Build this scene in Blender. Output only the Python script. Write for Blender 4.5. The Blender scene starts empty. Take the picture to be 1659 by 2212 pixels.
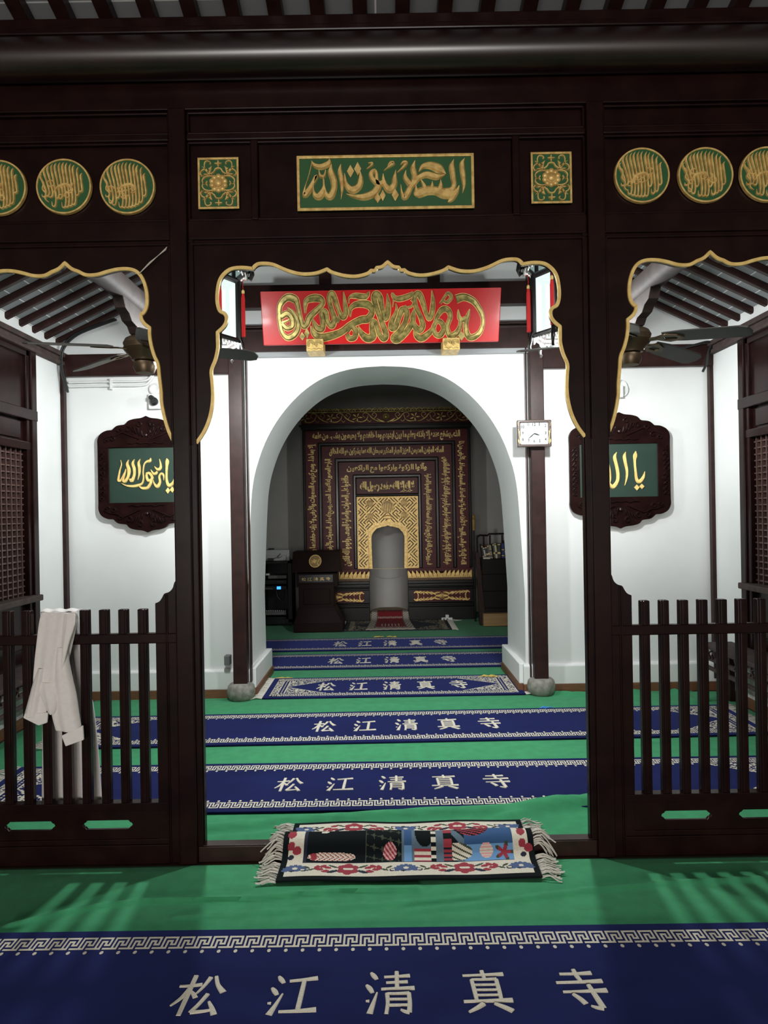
import bpy, bmesh, math, random
from mathutils import Vector, Matrix
from mathutils.geometry import tessellate_polygon

C = bpy.context.scene.collection
SC = bpy.context.scene
PI = math.pi
rnd = random.Random(7)

# ------------------------------------------------------------------ camera
FPX, CX, CY, CAMH, ROLL = 1600.0, 829.5, 1106.0, 1.5, 0.017
X0 = 0.034                                   # middle axis of the building
cam_d = bpy.data.cameras.new('camera')
cam = bpy.data.objects.new('camera', cam_d); C.objects.link(cam)
cam_d.sensor_fit = 'VERTICAL'; cam_d.sensor_height = 36.0
cam_d.lens = 36.0 * FPX / 2212.0
cam_d.clip_start = 0.02
cam.matrix_world = Matrix.Translation((0, 0, CAMH)) @ Matrix.Rotation(PI/2, 4, 'X') @ Matrix.Rotation(-ROLL, 4, 'Z')
SC.camera = cam

# ------------------------------------------------------------------ view, world, lights
SC.view_settings.view_transform = 'Standard'
SC.view_settings.look = 'None'
SC.view_settings.gamma = 1.0
SC.view_settings.use_curve_mapping = False
SC.view_settings.exposure = 0.0
SC.cycles.max_bounces = 8
SC.cycles.diffuse_bounces = 5
SC.cycles.transparent_max_bounces = 12
SC.cycles.caustics_reflective = False
SC.cycles.caustics_refractive = False
SC.cycles.sample_clamp_indirect = 6.0
w = bpy.data.worlds.new('world'); SC.world = w; w.use_nodes = True
w.node_tree.nodes['Background'].inputs[0].default_value = (0.6, 0.7, 0.8, 1)
w.node_tree.nodes['Background'].inputs[1].default_value = 0.05

LANTERN_Y, LANTERN_DX = 4.7, 1.12
LANTERN_POWER = 152.0
DOOR_POWER = 470.0
NICHE_POWER = 1.2
ROOM_FILL_POWER = 12.0

def light(name, kind, loc, power, col=(1, 1, 1), size=0.1, size_y=None, rot=(0, 0, 0)):
    d = bpy.data.lights.new(name, kind); d.energy = power; d.color = col
    if kind == 'AREA':
        d.size = size
        if size_y: d.shape = 'RECTANGLE'; d.size_y = size_y
    else:
        d.shadow_soft_size = size
    o = bpy.data.objects.new(name, d); C.objects.link(o); o.location = loc; o.rotation_euler = rot
    return o
# the open front doors behind the photographer let in a little evening light
light('front_door_light', 'AREA', (-0.45, -7.6, 1.55), DOOR_POWER, (1.0, 0.96, 0.91), 4.2, 1.7, (PI/2, 0, 0))
for s in (-1, 1):
    light('lantern_bulb', 'POINT', (X0 + s*LANTERN_DX, LANTERN_Y, 2.545), LANTERN_POWER, (0.95, 1.0, 0.99), 0.07)

# unseen fill lights added behind the frieze to even out the prayer room walls
for x in (-1.4, 1.4):
    light('room_fill', 'AREA', (X0 + x, 3.36, 2.98), ROOM_FILL_POWER, (0.97, 1.0, 0.98), 1.1, 0.07, (math.radians(68), 0, 0))

# hidden fill lights added behind the arch piers to brighten the gilded niche
for s in (-1, 1):
    light('niche_fill', 'AREA', (X0 + s*1.75, 7.02, 1.45), NICHE_POWER, (1.0, 0.98, 0.94), 0.25, 1.1, (PI/2, 0, s*0.22))

# ------------------------------------------------------------------ pixel helpers (photo pixel -> place in the room)
def UV(px, py):
    dx, dy = px - CX, CY - py
    c, s = math.cos(ROLL), math.sin(ROLL)
    return dx*c + dy*s, -dx*s + dy*c
def U(px, py, Y):
    u, v = UV(px, py)
    return u*Y/FPX, CAMH + v*Y/FPX
def F(px, py, z=0.0):
    u, v = UV(px, py)
    Y = -(CAMH - z)*FPX/v
    return u*Y/FPX, Y

# ------------------------------------------------------------------ materials
def srgb(r, g, b):
    f = lambda c: (c/255/12.92) if c/255 <= 0.04045 else ((c/255+0.055)/1.055)**2.4
    return (f(r), f(g), f(b), 1)
MATS = {}
def mat(name, col, rough=0.5, metal=0.0, coat=0.0, spec=0.5, coat_rough=0.12, nscale=0, namt=0.0, bump=0.0, bscale=200, col2=None, stretch=(1, 1, 1), emis=None, estr=0, sheen=0, sheen_tint=(1, 1, 1, 1)):
    if name in MATS: return MATS[name]
    m = bpy.data.materials.new(name); m.use_nodes = True
    nt = m.node_tree; b = nt.nodes['Principled BSDF']
    b.inputs['Base Color'].default_value = col
    b.inputs['Roughness'].default_value = rough
    b.inputs['Metallic'].default_value = metal
    b.inputs['Coat Weight'].default_value = coat
    b.inputs['Coat Roughness'].default_value = coat_rough
    b.inputs['Specular IOR Level'].default_value = spec
    b.inputs['Sheen Weight'].default_value = sheen; b.inputs['Sheen Tint'].default_value = sheen_tint
    if emis:
        b.inputs['Emission Color'].default_value = emis; b.inputs['Emission Strength'].default_value = estr
    if nscale or bump:
        tc = nt.nodes.new('ShaderNodeTexCoord'); mp = nt.nodes.new('ShaderNodeMapping')
        mp.inputs['Scale'].default_value = stretch
        nt.links.new(tc.outputs['Object'], mp.inputs['Vector'])
    if nscale:
        n = nt.nodes.new('ShaderNodeTexNoise'); n.inputs['Scale'].default_value = nscale; n.inputs['Detail'].default_value = 5
        nt.links.new(mp.outputs[0], n.inputs['Vector'])
        r = nt.nodes.new('ShaderNodeMapRange'); r.inputs[1].default_value = 0.35; r.inputs[2].default_value = 0.65
        nt.links.new(n.outputs['Fac'], r.inputs[0])
        mx = nt.nodes.new('ShaderNodeMix'); mx.data_type = 'RGBA'
        mx.inputs[6].default_value = col
        mx.inputs[7].default_value = col2 or tuple(c*(1-namt) for c in col[:3]) + (1,)
        nt.links.new(r.outputs[0], mx.inputs[0]); nt.links.new(mx.outputs[2], b.inputs['Base Color'])
    if bump:
        n2 = nt.nodes.new('ShaderNodeTexNoise'); n2.inputs['Scale'].default_value = bscale; n2.inputs['Detail'].default_value = 4
        nt.links.new(mp.outputs[0], n2.inputs['Vector'])
        bp = nt.nodes.new('ShaderNodeBump'); bp.inputs['Strength'].default_value = bump; bp.inputs['Distance'].default_value = 0.004
        nt.links.new(n2.outputs['Fac'], bp.inputs['Height']); nt.links.new(bp.outputs[0], b.inputs['Normal'])
    MATS[name] = m
    return m
WOOD = mat('dark_lacquered_wood', (0.017, 0.0060, 0.0054, 1), 0.27, coat=0.03, spec=0.14, nscale=9, namt=0.45, stretch=(1, 1, 1), bump=0.06, bscale=30)
WOOD2 = mat('dull_dark_wood', (0.034, 0.0130, 0.0110, 1), 0.40, coat=0.05, spec=0.22, nscale=12, namt=0.4, bump=0.08, bscale=40)
GREYWOOD = mat('weathered_grey_brown_wood', (0.078, 0.055, 0.050, 1), 0.75, spec=0.2, nscale=14, namt=0.35, bump=0.1, bscale=50)
FLATWOOD = mat('flat_dark_wood', (0.014, 0.0062, 0.0054, 1), 0.5, spec=0.08, bump=0.06, bscale=30)
CARVED = mat('polished_carving', (0.016, 0.0058, 0.0052, 1), 0.22, coat=0.5, spec=0.5)
POLISHED = mat('polished_dark_log', (0.017, 0.0062, 0.0058, 1), 0.31, spec=0.7, coat=0.40, coat_rough=0.26, nscale=6, namt=0.4)
BLACKWOOD = mat('black_lacquer', (0.007, 0.006, 0.006, 1), 0.26, coat=0.1, spec=0.3, bump=0.1, bscale=60)
REDWOOD = mat('oxblood_lacquer', (0.105, 0.013, 0.016, 1), 0.36, coat=0.0, spec=0.18, nscale=20, namt=0.3, stretch=(0.3, 1, 3))
GOLD = mat('gold_leaf', (0.92, 0.64, 0.23, 1), 0.40, metal=0.25, nscale=35, col2=(0.60, 0.38, 0.12, 1), bump=0.15, bscale=120)
GOLD2 = mat('bright_gold_paint', (0.95, 0.70, 0.26, 1), 0.45, metal=0.1, nscale=30, col2=(0.80, 0.53, 0.17, 1))
OLDGOLD = mat('patinated_gold', (0.50, 0.39, 0.13, 1), 0.36, metal=0.6, nscale=26, col2=(0.17, 0.135, 0.04, 1), bump=0.2, bscale=90)
PLAQUEGREEN = mat('plaque_green_paint', srgb(36, 92, 46), 0.55, nscale=6, namt=0.15)
DEEPGREEN = mat('deep_green_board', srgb(34, 58, 48), 0.5, nscale=5, namt=0.15)
PLAQUERED = mat('red_lacquer_board', srgb(205, 20, 22), 0.4, coat=0.05, spec=0.3, nscale=3, namt=0.12)
CREAM = mat('cream_pile', srgb(222, 214, 196), 0.95, nscale=200, namt=0.18)
NAVY = mat('navy_pile', (0.0075, 0.0105, 0.060, 1), 0.95, spec=0.03, sheen=0.40, sheen_tint=(0.22, 0.27, 0.90, 1), nscale=2.6, namt=0.35, bump=0.3, bscale=600, stretch=(1, 2.2, 1))
def plaster():
    m = mat('white_plaster', (0.80, 0.805, 0.80, 1), 0.75, nscale=1.6, namt=0.07, bump=0.10, bscale=9)
    return m
WALL = plaster()
STAINED = mat('stained_plaster', (0.74, 0.74, 0.72, 1), 0.8, nscale=7, col2=(0.33, 0.34, 0.31, 1), bump=0.25, bscale=20)
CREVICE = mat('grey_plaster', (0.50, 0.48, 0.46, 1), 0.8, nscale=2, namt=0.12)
FELT = mat('green_felt', (0.054, 0.315, 0.140, 1), 0.95, spec=0.1, nscale=14, namt=0.14, bump=0.35, bscale=420, sheen=0.1)
BROWNSTRIP = mat('brown_wood_strip', srgb(128, 84, 56), 0.55, nscale=12, namt=0.4, stretch=(1, 1, 30))
STONE = mat('rough_grey_stone', srgb(150, 146, 138), 0.85, nscale=22, namt=0.45, bump=0.9, bscale=26)
WHITEPLASTIC = mat('white_plastic', (0.75, 0.75, 0.74, 1), 0.4)
GREYPLASTIC = mat('grey_plastic', (0.13, 0.13, 0.13, 1), 0.5)
BLACKPLASTIC = mat('black_plastic', (0.012, 0.012, 0.013, 1), 0.45)
DARKMETAL = mat('dark_metal', (0.014, 0.015, 0.016, 1), 0.45, metal=0.2, spec=0.25)
BRONZE = mat('bronze_metal', (0.11, 0.075, 0.045, 1), 0.4, metal=0.7)
BLADE = mat('grey_brown_fan_blade', (0.060, 0.054, 0.048, 1), 0.5, nscale=6, namt=0.2)
TASSELRED = mat('red_silk', srgb(215, 22, 24), 0.6)
COTTON = mat('off_white_cotton', (0.84, 0.785, 0.77, 1), 0.9, nscale=60, namt=0.05, sheen=0.2)
FRINGE = mat('ivory_yarn', (0.62, 0.58, 0.52, 1), 0.95)
TILE = None
def tile_mat():
    m = bpy.data.materials.new('grey_roof_tile'); m.use_nodes = True; nt = m.node_tree; b = nt.nodes['Principled BSDF']
    tc = nt.nodes.new('ShaderNodeTexCoord'); br = nt.nodes.new('ShaderNodeTexBrick')
    br.offset = 0.0
    br.inputs['Color1'].default_value = (0.26, 0.27, 0.28, 1); br.inputs['Color2'].default_value = (0.20, 0.21, 0.22, 1)
    br.inputs['Mortar'].default_value = (0.75, 0.75, 0.75, 1); br.inputs['Scale'].default_value = 1.0
    br.inputs['Mortar Size'].default_value = 0.004; br.inputs['Brick Width'].default_value = 40.0; br.inputs['Row Height'].default_value = 0.145
    nt.links.new(tc.outputs['UV'], br.inputs['Vector']); nt.links.new(br.outputs['Color'], b.inputs['Base Color'])
    b.inputs['Roughness'].default_value = 0.8
    return m
TILE = tile_mat()

# ------------------------------------------------------------------ mesh builder
def cat(pts, n=6, closed=False):
    """Catmull-Rom through tuples of any length."""
    P = [tuple(p) for p in pts]; out = []
    L = len(P)
    if L < 3 and not closed:
        return [tuple(a+(b-a)*k/n for a, b in zip(P[0], P[1])) for k in range(n+1)]
    rng = range(L if closed else L-1)
    for i in rng:
        if closed: p0, p1, p2, p3 = P[i-1], P[i], P[(i+1) % L], P[(i+2) % L]
        else: p0, p1, p2, p3 = P[max(i-1, 0)], P[i], P[i+1], P[min(i+2, L-1)]
        for k in range(n):
            t = k/n
            out.append(tuple(0.5*((2*b)+(c-a)*t+(2*a-5*b+4*c-d)*t*t+(-a+3*b-3*c+d)*t**3) for a, b, c, d in zip(p0, p1, p2, p3)))
    if not closed: out.append(P[-1])
    return out
def wallmap(Y, ox=0.0, oz=0.0):              # (u, v, w): w comes towards the camera
    return lambda u, v, w: (ox+u, Y-w, oz+v)
def floormap(z0=0.0):                        # (u, v, w): u along x, v along y, w up
    return lambda u, v, w: (u, v, z0+w)
class MB:
    def __init__(s): s.v = []; s.f = []; s.m = []; s.uv = None
    def add(s, vs, fs, m=0):
        o = len(s.v); s.v += [tuple(p) for p in vs]
        s.f += [tuple(o+i for i in f) for f in fs]; s.m += [m]*len(fs)
    def box(s, x0, x1, y0, y1, z0, z1, m=0):
        s.add([(x, y, z) for z in (z0, z1) for y in (y0, y1) for x in (x0, x1)],
              [(0, 2, 3, 1), (4, 5, 7, 6), (0, 1, 5, 4), (2, 6, 7, 3), (0, 4, 6, 2), (1, 3, 7, 5)], m)
    def hexa(s, p, m=0):                      # 8 corners, order as box
        s.add(p, [(0, 2, 3, 1), (4, 5, 7, 6), (0, 1, 5, 4), (2, 6, 7, 3), (0, 4, 6, 2), (1, 3, 7, 5)], m)
    def prism(s, loops, fn, w0, w1, m=0):
        vecs = [[Vector((p[0], p[1], 0)) for p in L] for L in loops]
        tris = tessellate_polygon(vecs)
        flat = [p for L in loops for p in L]; n = len(flat)
        vs = [fn(p[0], p[1], w0) for p in flat] + [fn(p[0], p[1], w1) for p in flat]
        fs = []
        for t in tris:
            fs.append(tuple(t)); fs.append(tuple(n+i for i in reversed(t)))
        o = 0
        for L in loops:
            k = len(L)
            for i in range(k):
                j = (i+1) % k; fs.append((o+i, o+j, n+o+j, n+o+i))
            o += k
        s.add(vs, fs, m)
    def tube(s, pts, r, n=8, m=0, closed=False):
        P = [Vector(p) for p in pts]; L = len(P); rings = []
        up = Vector((0.13, 0.21, 0.97)).normalized()
        for i, p in enumerate(P):
            if closed: d = P[(i+1) % L]-P[i-1]
            else: d = P[min(i+1, L-1)]-P[max(i-1, 0)]
            if d.length < 1e-9: d = Vector((0, 0, 1))
            d.normalize()
            a = up - d*up.dot(d)
            if a.length < 1e-3: a = Vector((1, 0, 0)) - d*d.x
            a.normalize(); b = d.cross(a); up = a
            rr = r[i] if isinstance(r, (list, tuple)) else r
            rings.append([p+a*math.cos(2*PI*k/n)*rr+b*math.sin(2*PI*k/n)*rr for k in range(n)])
        vs = [v for R in rings for v in R]; fs = []
        for i in range(L if closed else L-1):
            j = (i+1) % L
            for k in range(n):
                fs.append((i*n+k, i*n+(k+1) % n, j*n+(k+1) % n, j*n+k))
        if not closed:
            fs.append(tuple(range(n-1, -1, -1))); fs.append(tuple((L-1)*n+k for k in range(n)))
        s.add(vs, fs, m)
    def lathe(s, prof, c, n=20, m=0, axis='Z'):
        vs = []; fs = []
        for (r, h) in prof:
            for k in range(n):
                a = 2*PI*k/n; x, y = r*math.cos(a), r*math.sin(a)
                if axis == 'Z': vs.append((c[0]+x, c[1]+y, c[2]+h))
                elif axis == 'Y': vs.append((c[0]+x, c[1]+h, c[2]+y))
                else: vs.append((c[0]+h, c[1]+x, c[2]+y))
        L = len(prof)
        for i in range(L-1):
            for k in range(n): fs.append((i*n+k, i*n+(k+1) % n, (i+1)*n+(k+1) % n, (i+1)*n+k))
        fs.append(tuple(range(n-1, -1, -1))); fs.append(tuple((L-1)*n+k for k in range(n)))
        s.add(vs, fs, m)
    def stroke(s, pts, fn, h, sub=5, m=0, w0=0.0, flat=0.55, closed=False):
        """a relief ribbon along pts (u, v, width) on the plane of fn"""
        P = cat(pts, sub, closed) if sub > 1 else list(pts)
        n = len(P); vs = []; fs = []
        for i, p in enumerate(P):
            if closed: a, b = P[i-1], P[(i+1) % n]
            else: a, b = P[max(i-1, 0)], P[min(i+1, n-1)]
            dx, dy = b[0]-a[0], b[1]-a[1]; l = math.hypot(dx, dy) or 1
            nx, ny = -dy/l, dx/l; hw = max(p[2], 1e-5)/2
            for q, z in ((1, 0), (flat, h), (-flat, h), (-1, 0)):
                vs.append(fn(p[0]+nx*hw*q, p[1]+ny*hw*q, w0+z))
        for i in range(n if closed else n-1):
            j = (i+1) % n
            for k in range(3): fs.append((i*4+k, i*4+k+1, j*4+k+1, j*4+k))
        if not closed:
            fs.append((0, 1, 2, 3)); e = (n-1)*4; fs.append((e+3, e+2, e+1, e))
        s.add(vs, fs, m)
    def build(s, name, mats, parent=None, smooth=None, bevel=0.0, loc=None):
        me = bpy.data.meshes.new(name); me.from_pydata(s.v, [], s.f)
        for k in (mats if isinstance(mats, (list, tuple)) else [mats]): me.materials.append(k)
        me.polygons.foreach_set('material_index', s.m)
        bm = bmesh.new(); bm.from_mesh(me)
        bmesh.ops.recalc_face_normals(bm, faces=bm.faces); bm.to_mesh(me); bm.free()
        if s.uv:
            ul = me.uv_layers.new(name='UVMap')
            for lp in me.loops:
                ul.data[lp.index].uv = s.uv(me.vertices[lp.vertex_index].co)
        if smooth is not None:
            me.polygons.foreach_set('use_smooth', [True]*len(me.polygons)); me.set_sharp_from_angle(angle=math.radians(smooth))
        o = bpy.data.objects.new(name, me); C.objects.link(o)
        if parent is not None:
            o.parent = parent
            o.matrix_parent_inverse = Matrix.Translation(-Vector(parent.location)) if parent.parent is None else Matrix.Identity(4)
            if parent.parent is not None: pass
        if bevel:
            b = o.modifiers.new('edge', 'BEVEL'); b.width = bevel; b.segments = 2; b.limit_method = 'ANGLE'; b.angle_limit = math.radians(40)
        return o
def tag(o, label, category, group=None, kind=None):
    o['label'] = label; o['category'] = category
    if group: o['group'] = group
    if kind: o['kind'] = kind
    return o
def thing(name, label, category, loc=(0, 0, 0), group=None):
    o = bpy.data.objects.new(name, None); C.objects.link(o); o.location = loc; o.empty_display_size = 0.1
    return tag(o, label, category, group)
def struct(name, mb, mats, **k):
    o = mb.build(name, mats, **k); o['kind'] = 'structure'; return o
def rectloop(x0, x1, z0, z1): return [(x0, z0), (x1, z0), (x1, z1), (x0, z1)]
def circle(cx, cy, r, n=40, ry=None): return [(cx+r*math.cos(2*PI*k/n), cy+(ry or r)*math.sin(2*PI*k/n)) for k in range(n)]
def pbox(mb, x0, y0, x1, y1, Y, depth, m=0):
    """box whose front face covers a photo rectangle at distance Y"""
    a = U(x0, (y0+y1)/2, Y)[0]; b = U(x1, (y0+y1)/2, Y)[0]
    t = U((x0+x1)/2, y0, Y)[1]; d = U((x0+x1)/2, y1, Y)[1]
    mb.box(a, b, Y, Y+depth, max(d, 0.0), t, m)
    return a, b, d, t
ORD = 'first second third fourth fifth sixth seventh eighth ninth tenth eleventh twelfth'.split()
# ================================================================== STRUCTURE
YS = 3.20          # front plane of the wooden screen
YB = 6.08          # face of the arched wall
YB2 = 6.95         # back of the arched wall
XL, XR = -2.62, 2.70
YR = 10.98         # far wall of the niche room
# floor
mb = MB(); mb.box(-3.3, 3.4, -8.0, 11.6, -0.12, -0.004); struct('floor', mb, mat('brown_floor_tile', srgb(96, 74, 58), 0.5, nscale=5, namt=0.3))
# arched wall
arch_l = [(540, 1497), (535, 1300), (541, 1120), (546, 1050), (557, 1000), (578, 945), (610, 893), (652, 848), (700, 816), (760, 797), (826, 791)]
half = []
for px, py in arch_l:
    x, z = U(px, py, YB); half.append((x, max(z, 0.0)))
axis = half[-1][0]
half[0] = (half[0][0], 0.0)
half = [half[0]] + cat(half[1:], 5)
HW = [axis - p[0] for p in half]
arch_out = [(axis - h, p[1]) for h, p in zip(HW, half)] + [(axis + h, p[1]) for h, p in reversed(list(zip(HW, half)))][1:]
mb = MB()
outer = [(-2.75, 0), ] + arch_out + [(2.83, 0), (2.83, 4.3), (-2.75, 4.3)]
mb.prism([outer], wallmap(YB), -(YB2-YB), 0.0)
struct('wall_arched', mb, WALL, smooth=30)
# plinth and brown strip at the foot of the arched wall
pl = U(583, 1300, YB)[0]
mb = MB(); mb2 = MB()
aL, aR = arch_out[0][0], arch_out[-1][0]
for (a, b) in ((XL, aL+0.02), (aR-0.02, XR)):
    mb.prism([[(YB-0.035, 0.07), (YB+0.01, 0.07), (YB+0.01, 0.235), (YB-0.02, 0.235), (YB-0.035, 0.22)]], lambda u, v, w: (w, u, v), a, b)
    mb2.box(a, b, YB-0.045, YB+0.01, 0.0, 0.07)
for (a, sgn) in ((aL, 1), (aR, -1)):
    mb.box(min(a-0.01*sgn, a+0.05*sgn), max(a-0.01*sgn, a+0.05*sgn), YB+0.01, YB2+0.03, 0.07, 0.235)
    mb2.box(min(a-0.01*sgn, a+0.06*sgn), max(a-0.01*sgn, a+0.06*sgn), YB+0.01, YB2+0.03, 0.0, 0.07)
struct('trim_1', mb, WALL, bevel=0.006); struct('trim_2', mb2, BROWNSTRIP)
# side walls of the middle room with lattice windows: plain wall strip near the arch, low stained wall under the timber
def side_wall(sx, X, name, mirror):
    t = -0.12*sx if False else 0
    o = 0.16*sx
    mb = MB()
    mb.box(min(X, X+o), max(X, X+o), 5.56, YB+0.02, 0.0, 2.95)
    mb.box(min(X, X+o), max(X, X+o), 3.24, 5.56, 2.76, 2.95)
    struct(name, mb, WALL)
    mb = MB(); mb.box(min(X, X+o), max(X, X+o), 3.24, 5.56, 0.07, 0.32)
    struct(name + '_lower', mb, STAINED)
    mb = MB(); mb.box(min(X-0.02*sx, X+o), max(X-0.02*sx, X+o), 3.24, YB, 0.0, 0.07)
    struct('baseboard_' + name.split('_')[1], mb, BROWNSTRIP)
side_wall(-1, XL, 'wall_left', False); side_wall(1, XR, 'wall_right', True)
def lattice_window(sx, X, name):
    """timber window wall: frame, two blank panels, lattice, sill, lower panels"""
    root = bpy.data.objects.new(name, None); C.objects.link(root); root['kind'] = 'structure'
    y0, y1 = 3.26, 5.56
    def bx(m, d0, d1, ya, yb, za, zb):       # d: distance into the room from the wall face
        a, b = X - sx*d0, X - sx*d1
        m.box(min(a, b), max(a, b), ya, yb, za, zb)
    m = MB()
    bx(m, -0.10, 0.03, y1-0.08, y1, 0.32, 2.74); bx(m, -0.10, 0.03, y0, y0+0.06, 0.32, 2.74)
    bx(m, -0.10, 0.015, y1-0.13, y1-0.08, 0.32, 2.74)
    bx(m, -0.10, 0.034, y0, y1+.004, 2.22, 2.30); bx(m, -0.10, 0.02, y0, y1, 2.00, 2.06)
    bx(m, -0.10, 0.015, y0, y1, 2.69, 2.74); bx(m, -0.10, 0.03, y0, y1, 0.30, 0.40); bx(m, -0.1, 0.02, y0, y1, 0.56, 0.61)
    m.build('window_frame', WOOD, root, bevel=0.006)
    m = MB(); bx(m, -0.02, -0.01, y0, y1, 2.28, 2.70); bx(m, -0.03, -0.02, y0, y1, 2.05, 2.24); bx(m, -0.03, -0.02, y0, y1, 0.35, 0.88)
    bx(m, -0.02, 0.0, y0+0.1, y1-0.2, 2.08, 2.20)
    m.build('blank_panel', WOOD, root)
    m = MB(); bx(m, -0.075, -0.07, y0, y1, 0.9, 2.02)
    m.build('window_backing', mat('brown_window_backing', (0.055, 0.026, 0.022, 1), 0.5), root)
    m = MB(); bx(m, -0.09, 0.07, y0, y1-0.03, 0.885, 0.93)
    m.build('window_sill', GREYWOOD, root, bevel=0.008)
    m = MB()
    p = 0.071; k = y1-0.17
    while k > y0+0.08:
        bx(m, -0.045, -0.015, k-0.006, k+0.006, 0.93, 2.0); k -= p
    z = 0.955; p = 0.046
    while z < 2.0:
        bx(m, -0.04, -0.02, y0+0.06, y1-0.13, z-0.005, z+0.005); z += p
    m.build('window_lattice', mat('reddish_brown_lattice', (0.075, 0.040, 0.035, 1), 0.45), root)
    m = MB()
    bx(m, -0.05, 0.045, 3.24, YB, 2.735, 2.765); bx(m, -0.05, 0.03, 3.24, YB, 2.765, 2.80); bx(m, -0.05, 0.05, 3.24, YB, 2.80, 2.838)
    m.build('window_cornice', GREYWOOD, root, bevel=0.006)
    return root
lattice_window(-1, XL, 'window_1'); lattice_window(1, XR, 'window_2')
# corner posts beside the arched wall and the tie bands across it
for i, X in ((3, XL), (4, XR)):
    mb = MB(); mb.box(X-0.03 if X > 0 else X-0.02, X+0.02 if X > 0 else X+0.03, YB-0.05, YB+0.02, 0.1, 2.76); struct('trim_%d' % i, mb, WOOD2)
for i, (a, b) in ((5, (XL, -1.24)), (6, (1.30, XR))):
    mb = MB(); mb.box(a, b, YB-0.06, YB+0.02, 2.645, 2.825); struct('trim_%d' % i, mb, WOOD2, bevel=0.008)
# timbers over the arch between the two pillars
PX = 1.215
mb = MB()
zz = lambda y: U(838, y, 6.02)[1]
mb.box(X0-PX, X0+PX, YB-0.07, YB+0.02, zz(662), zz(612))
mb.box(X0-PX, X0+PX, YB-0.07, YB+0.02, zz(756), zz(712))
for k in (703, 711): mb.box(X0-PX-0.02, X0+PX+0.02, YB-0.09, YB+0.02, zz(k)-0.008, zz(k)+0.010)
for px in (702, 937):
    x = U(px, 595, 6.02)[0]; mb.box(x-0.05, x+0.05, YB-0.06, YB+0.02, zz(613), zz(520))
struct('trim_7', mb, WOOD2, bevel=0.004)
mb = MB(); mb.box(X0-PX, X0+PX, YB-0.05, YB+0.02, zz(766), zz(756)); struct('trim_8', mb, mat('grey_moulding', (0.30, 0.31, 0.32, 1), 0.4))
# niche room behind the arch
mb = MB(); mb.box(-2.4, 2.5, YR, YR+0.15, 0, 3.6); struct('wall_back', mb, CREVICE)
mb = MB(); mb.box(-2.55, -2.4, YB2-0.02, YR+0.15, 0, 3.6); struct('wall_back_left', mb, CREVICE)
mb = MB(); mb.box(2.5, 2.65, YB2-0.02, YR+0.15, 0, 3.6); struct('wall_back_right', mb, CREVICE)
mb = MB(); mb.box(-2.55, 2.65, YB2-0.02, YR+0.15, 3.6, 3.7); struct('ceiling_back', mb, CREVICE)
# front hall shell around the photographer
FW = mat('dim_cream_plaster', (0.55, 0.52, 0.47, 1), 0.8)
mb = MB(); mb.box(-3.2, -3.05, -8.0, 3.3, 0, 6.6); struct('wall_front_left', mb, FW)
mb = MB(); mb.box(3.15, 3.3, -8.0, 3.3, 0, 6.6); struct('wall_front_right', mb, FW)
mb = MB()
mb.box(-3.2, -2.6, -8.0, -7.8, 0, 6.6); mb.box(1.8, 3.3, -8.0, -7.8, 0, 6.6); mb.box(-2.6, 1.8, -8.0, -7.8, 2.5, 6.6)
struct('wall_front', mb, FW)
# closing boards above and beside the screen
mb = MB(); mb.box(-3.1, 3.2, YS+0.07, YS+0.12, 3.20, 4.4)
mb.box(-3.1, X0-1.97, YS+0.02, YS+0.10, 0, 3.3); mb.box(X0+1.97, 3.2, YS+0.02, YS+0.10, 0, 3.3)
struct('wall_screen', mb, WOOD)
# ceilings with their rafters
def ceiling_front():
    z0, y0, sl = 3.60, 3.26, 0.25
    zc = lambda y: z0 + (y0-y)*sl
    mb = MB(); ya, yb = y0+0.05, -8.0
    mb.hexa([(-3.2, yb, zc(yb)+0.065), (3.3, yb, zc(yb)+0.065), (-3.2, ya, zc(ya)+0.065), (3.3, ya, zc(ya)+0.065),
             (-3.2, yb, zc(yb)+0.12), (3.3, yb, zc(yb)+0.12), (-3.2, ya, zc(ya)+0.12), (3.3, ya, zc(ya)+0.12)])
    mb.uv = lambda co: (co.x, co.y-0.105)
    c = struct('ceiling_front', mb, TILE)
    for k in range(-16, 17):
        x = 0.115 + 0.181*k; m = MB()
        ya, yb = y0, -7.8
        m.hexa([(x-.031, yb, zc(yb)), (x+.031, yb, zc(yb)), (x-.031, ya, zc(ya)), (x+.031, ya, zc(ya)),
                (x-.031, yb, zc(yb)+.07), (x+.031, yb, zc(yb)+.07), (x-.031, ya, zc(ya)+.07), (x+.031, ya, zc(ya)+.07)])
        m.build('rafter', WOOD2, c, bevel=0.008)
ceiling_front()
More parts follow.
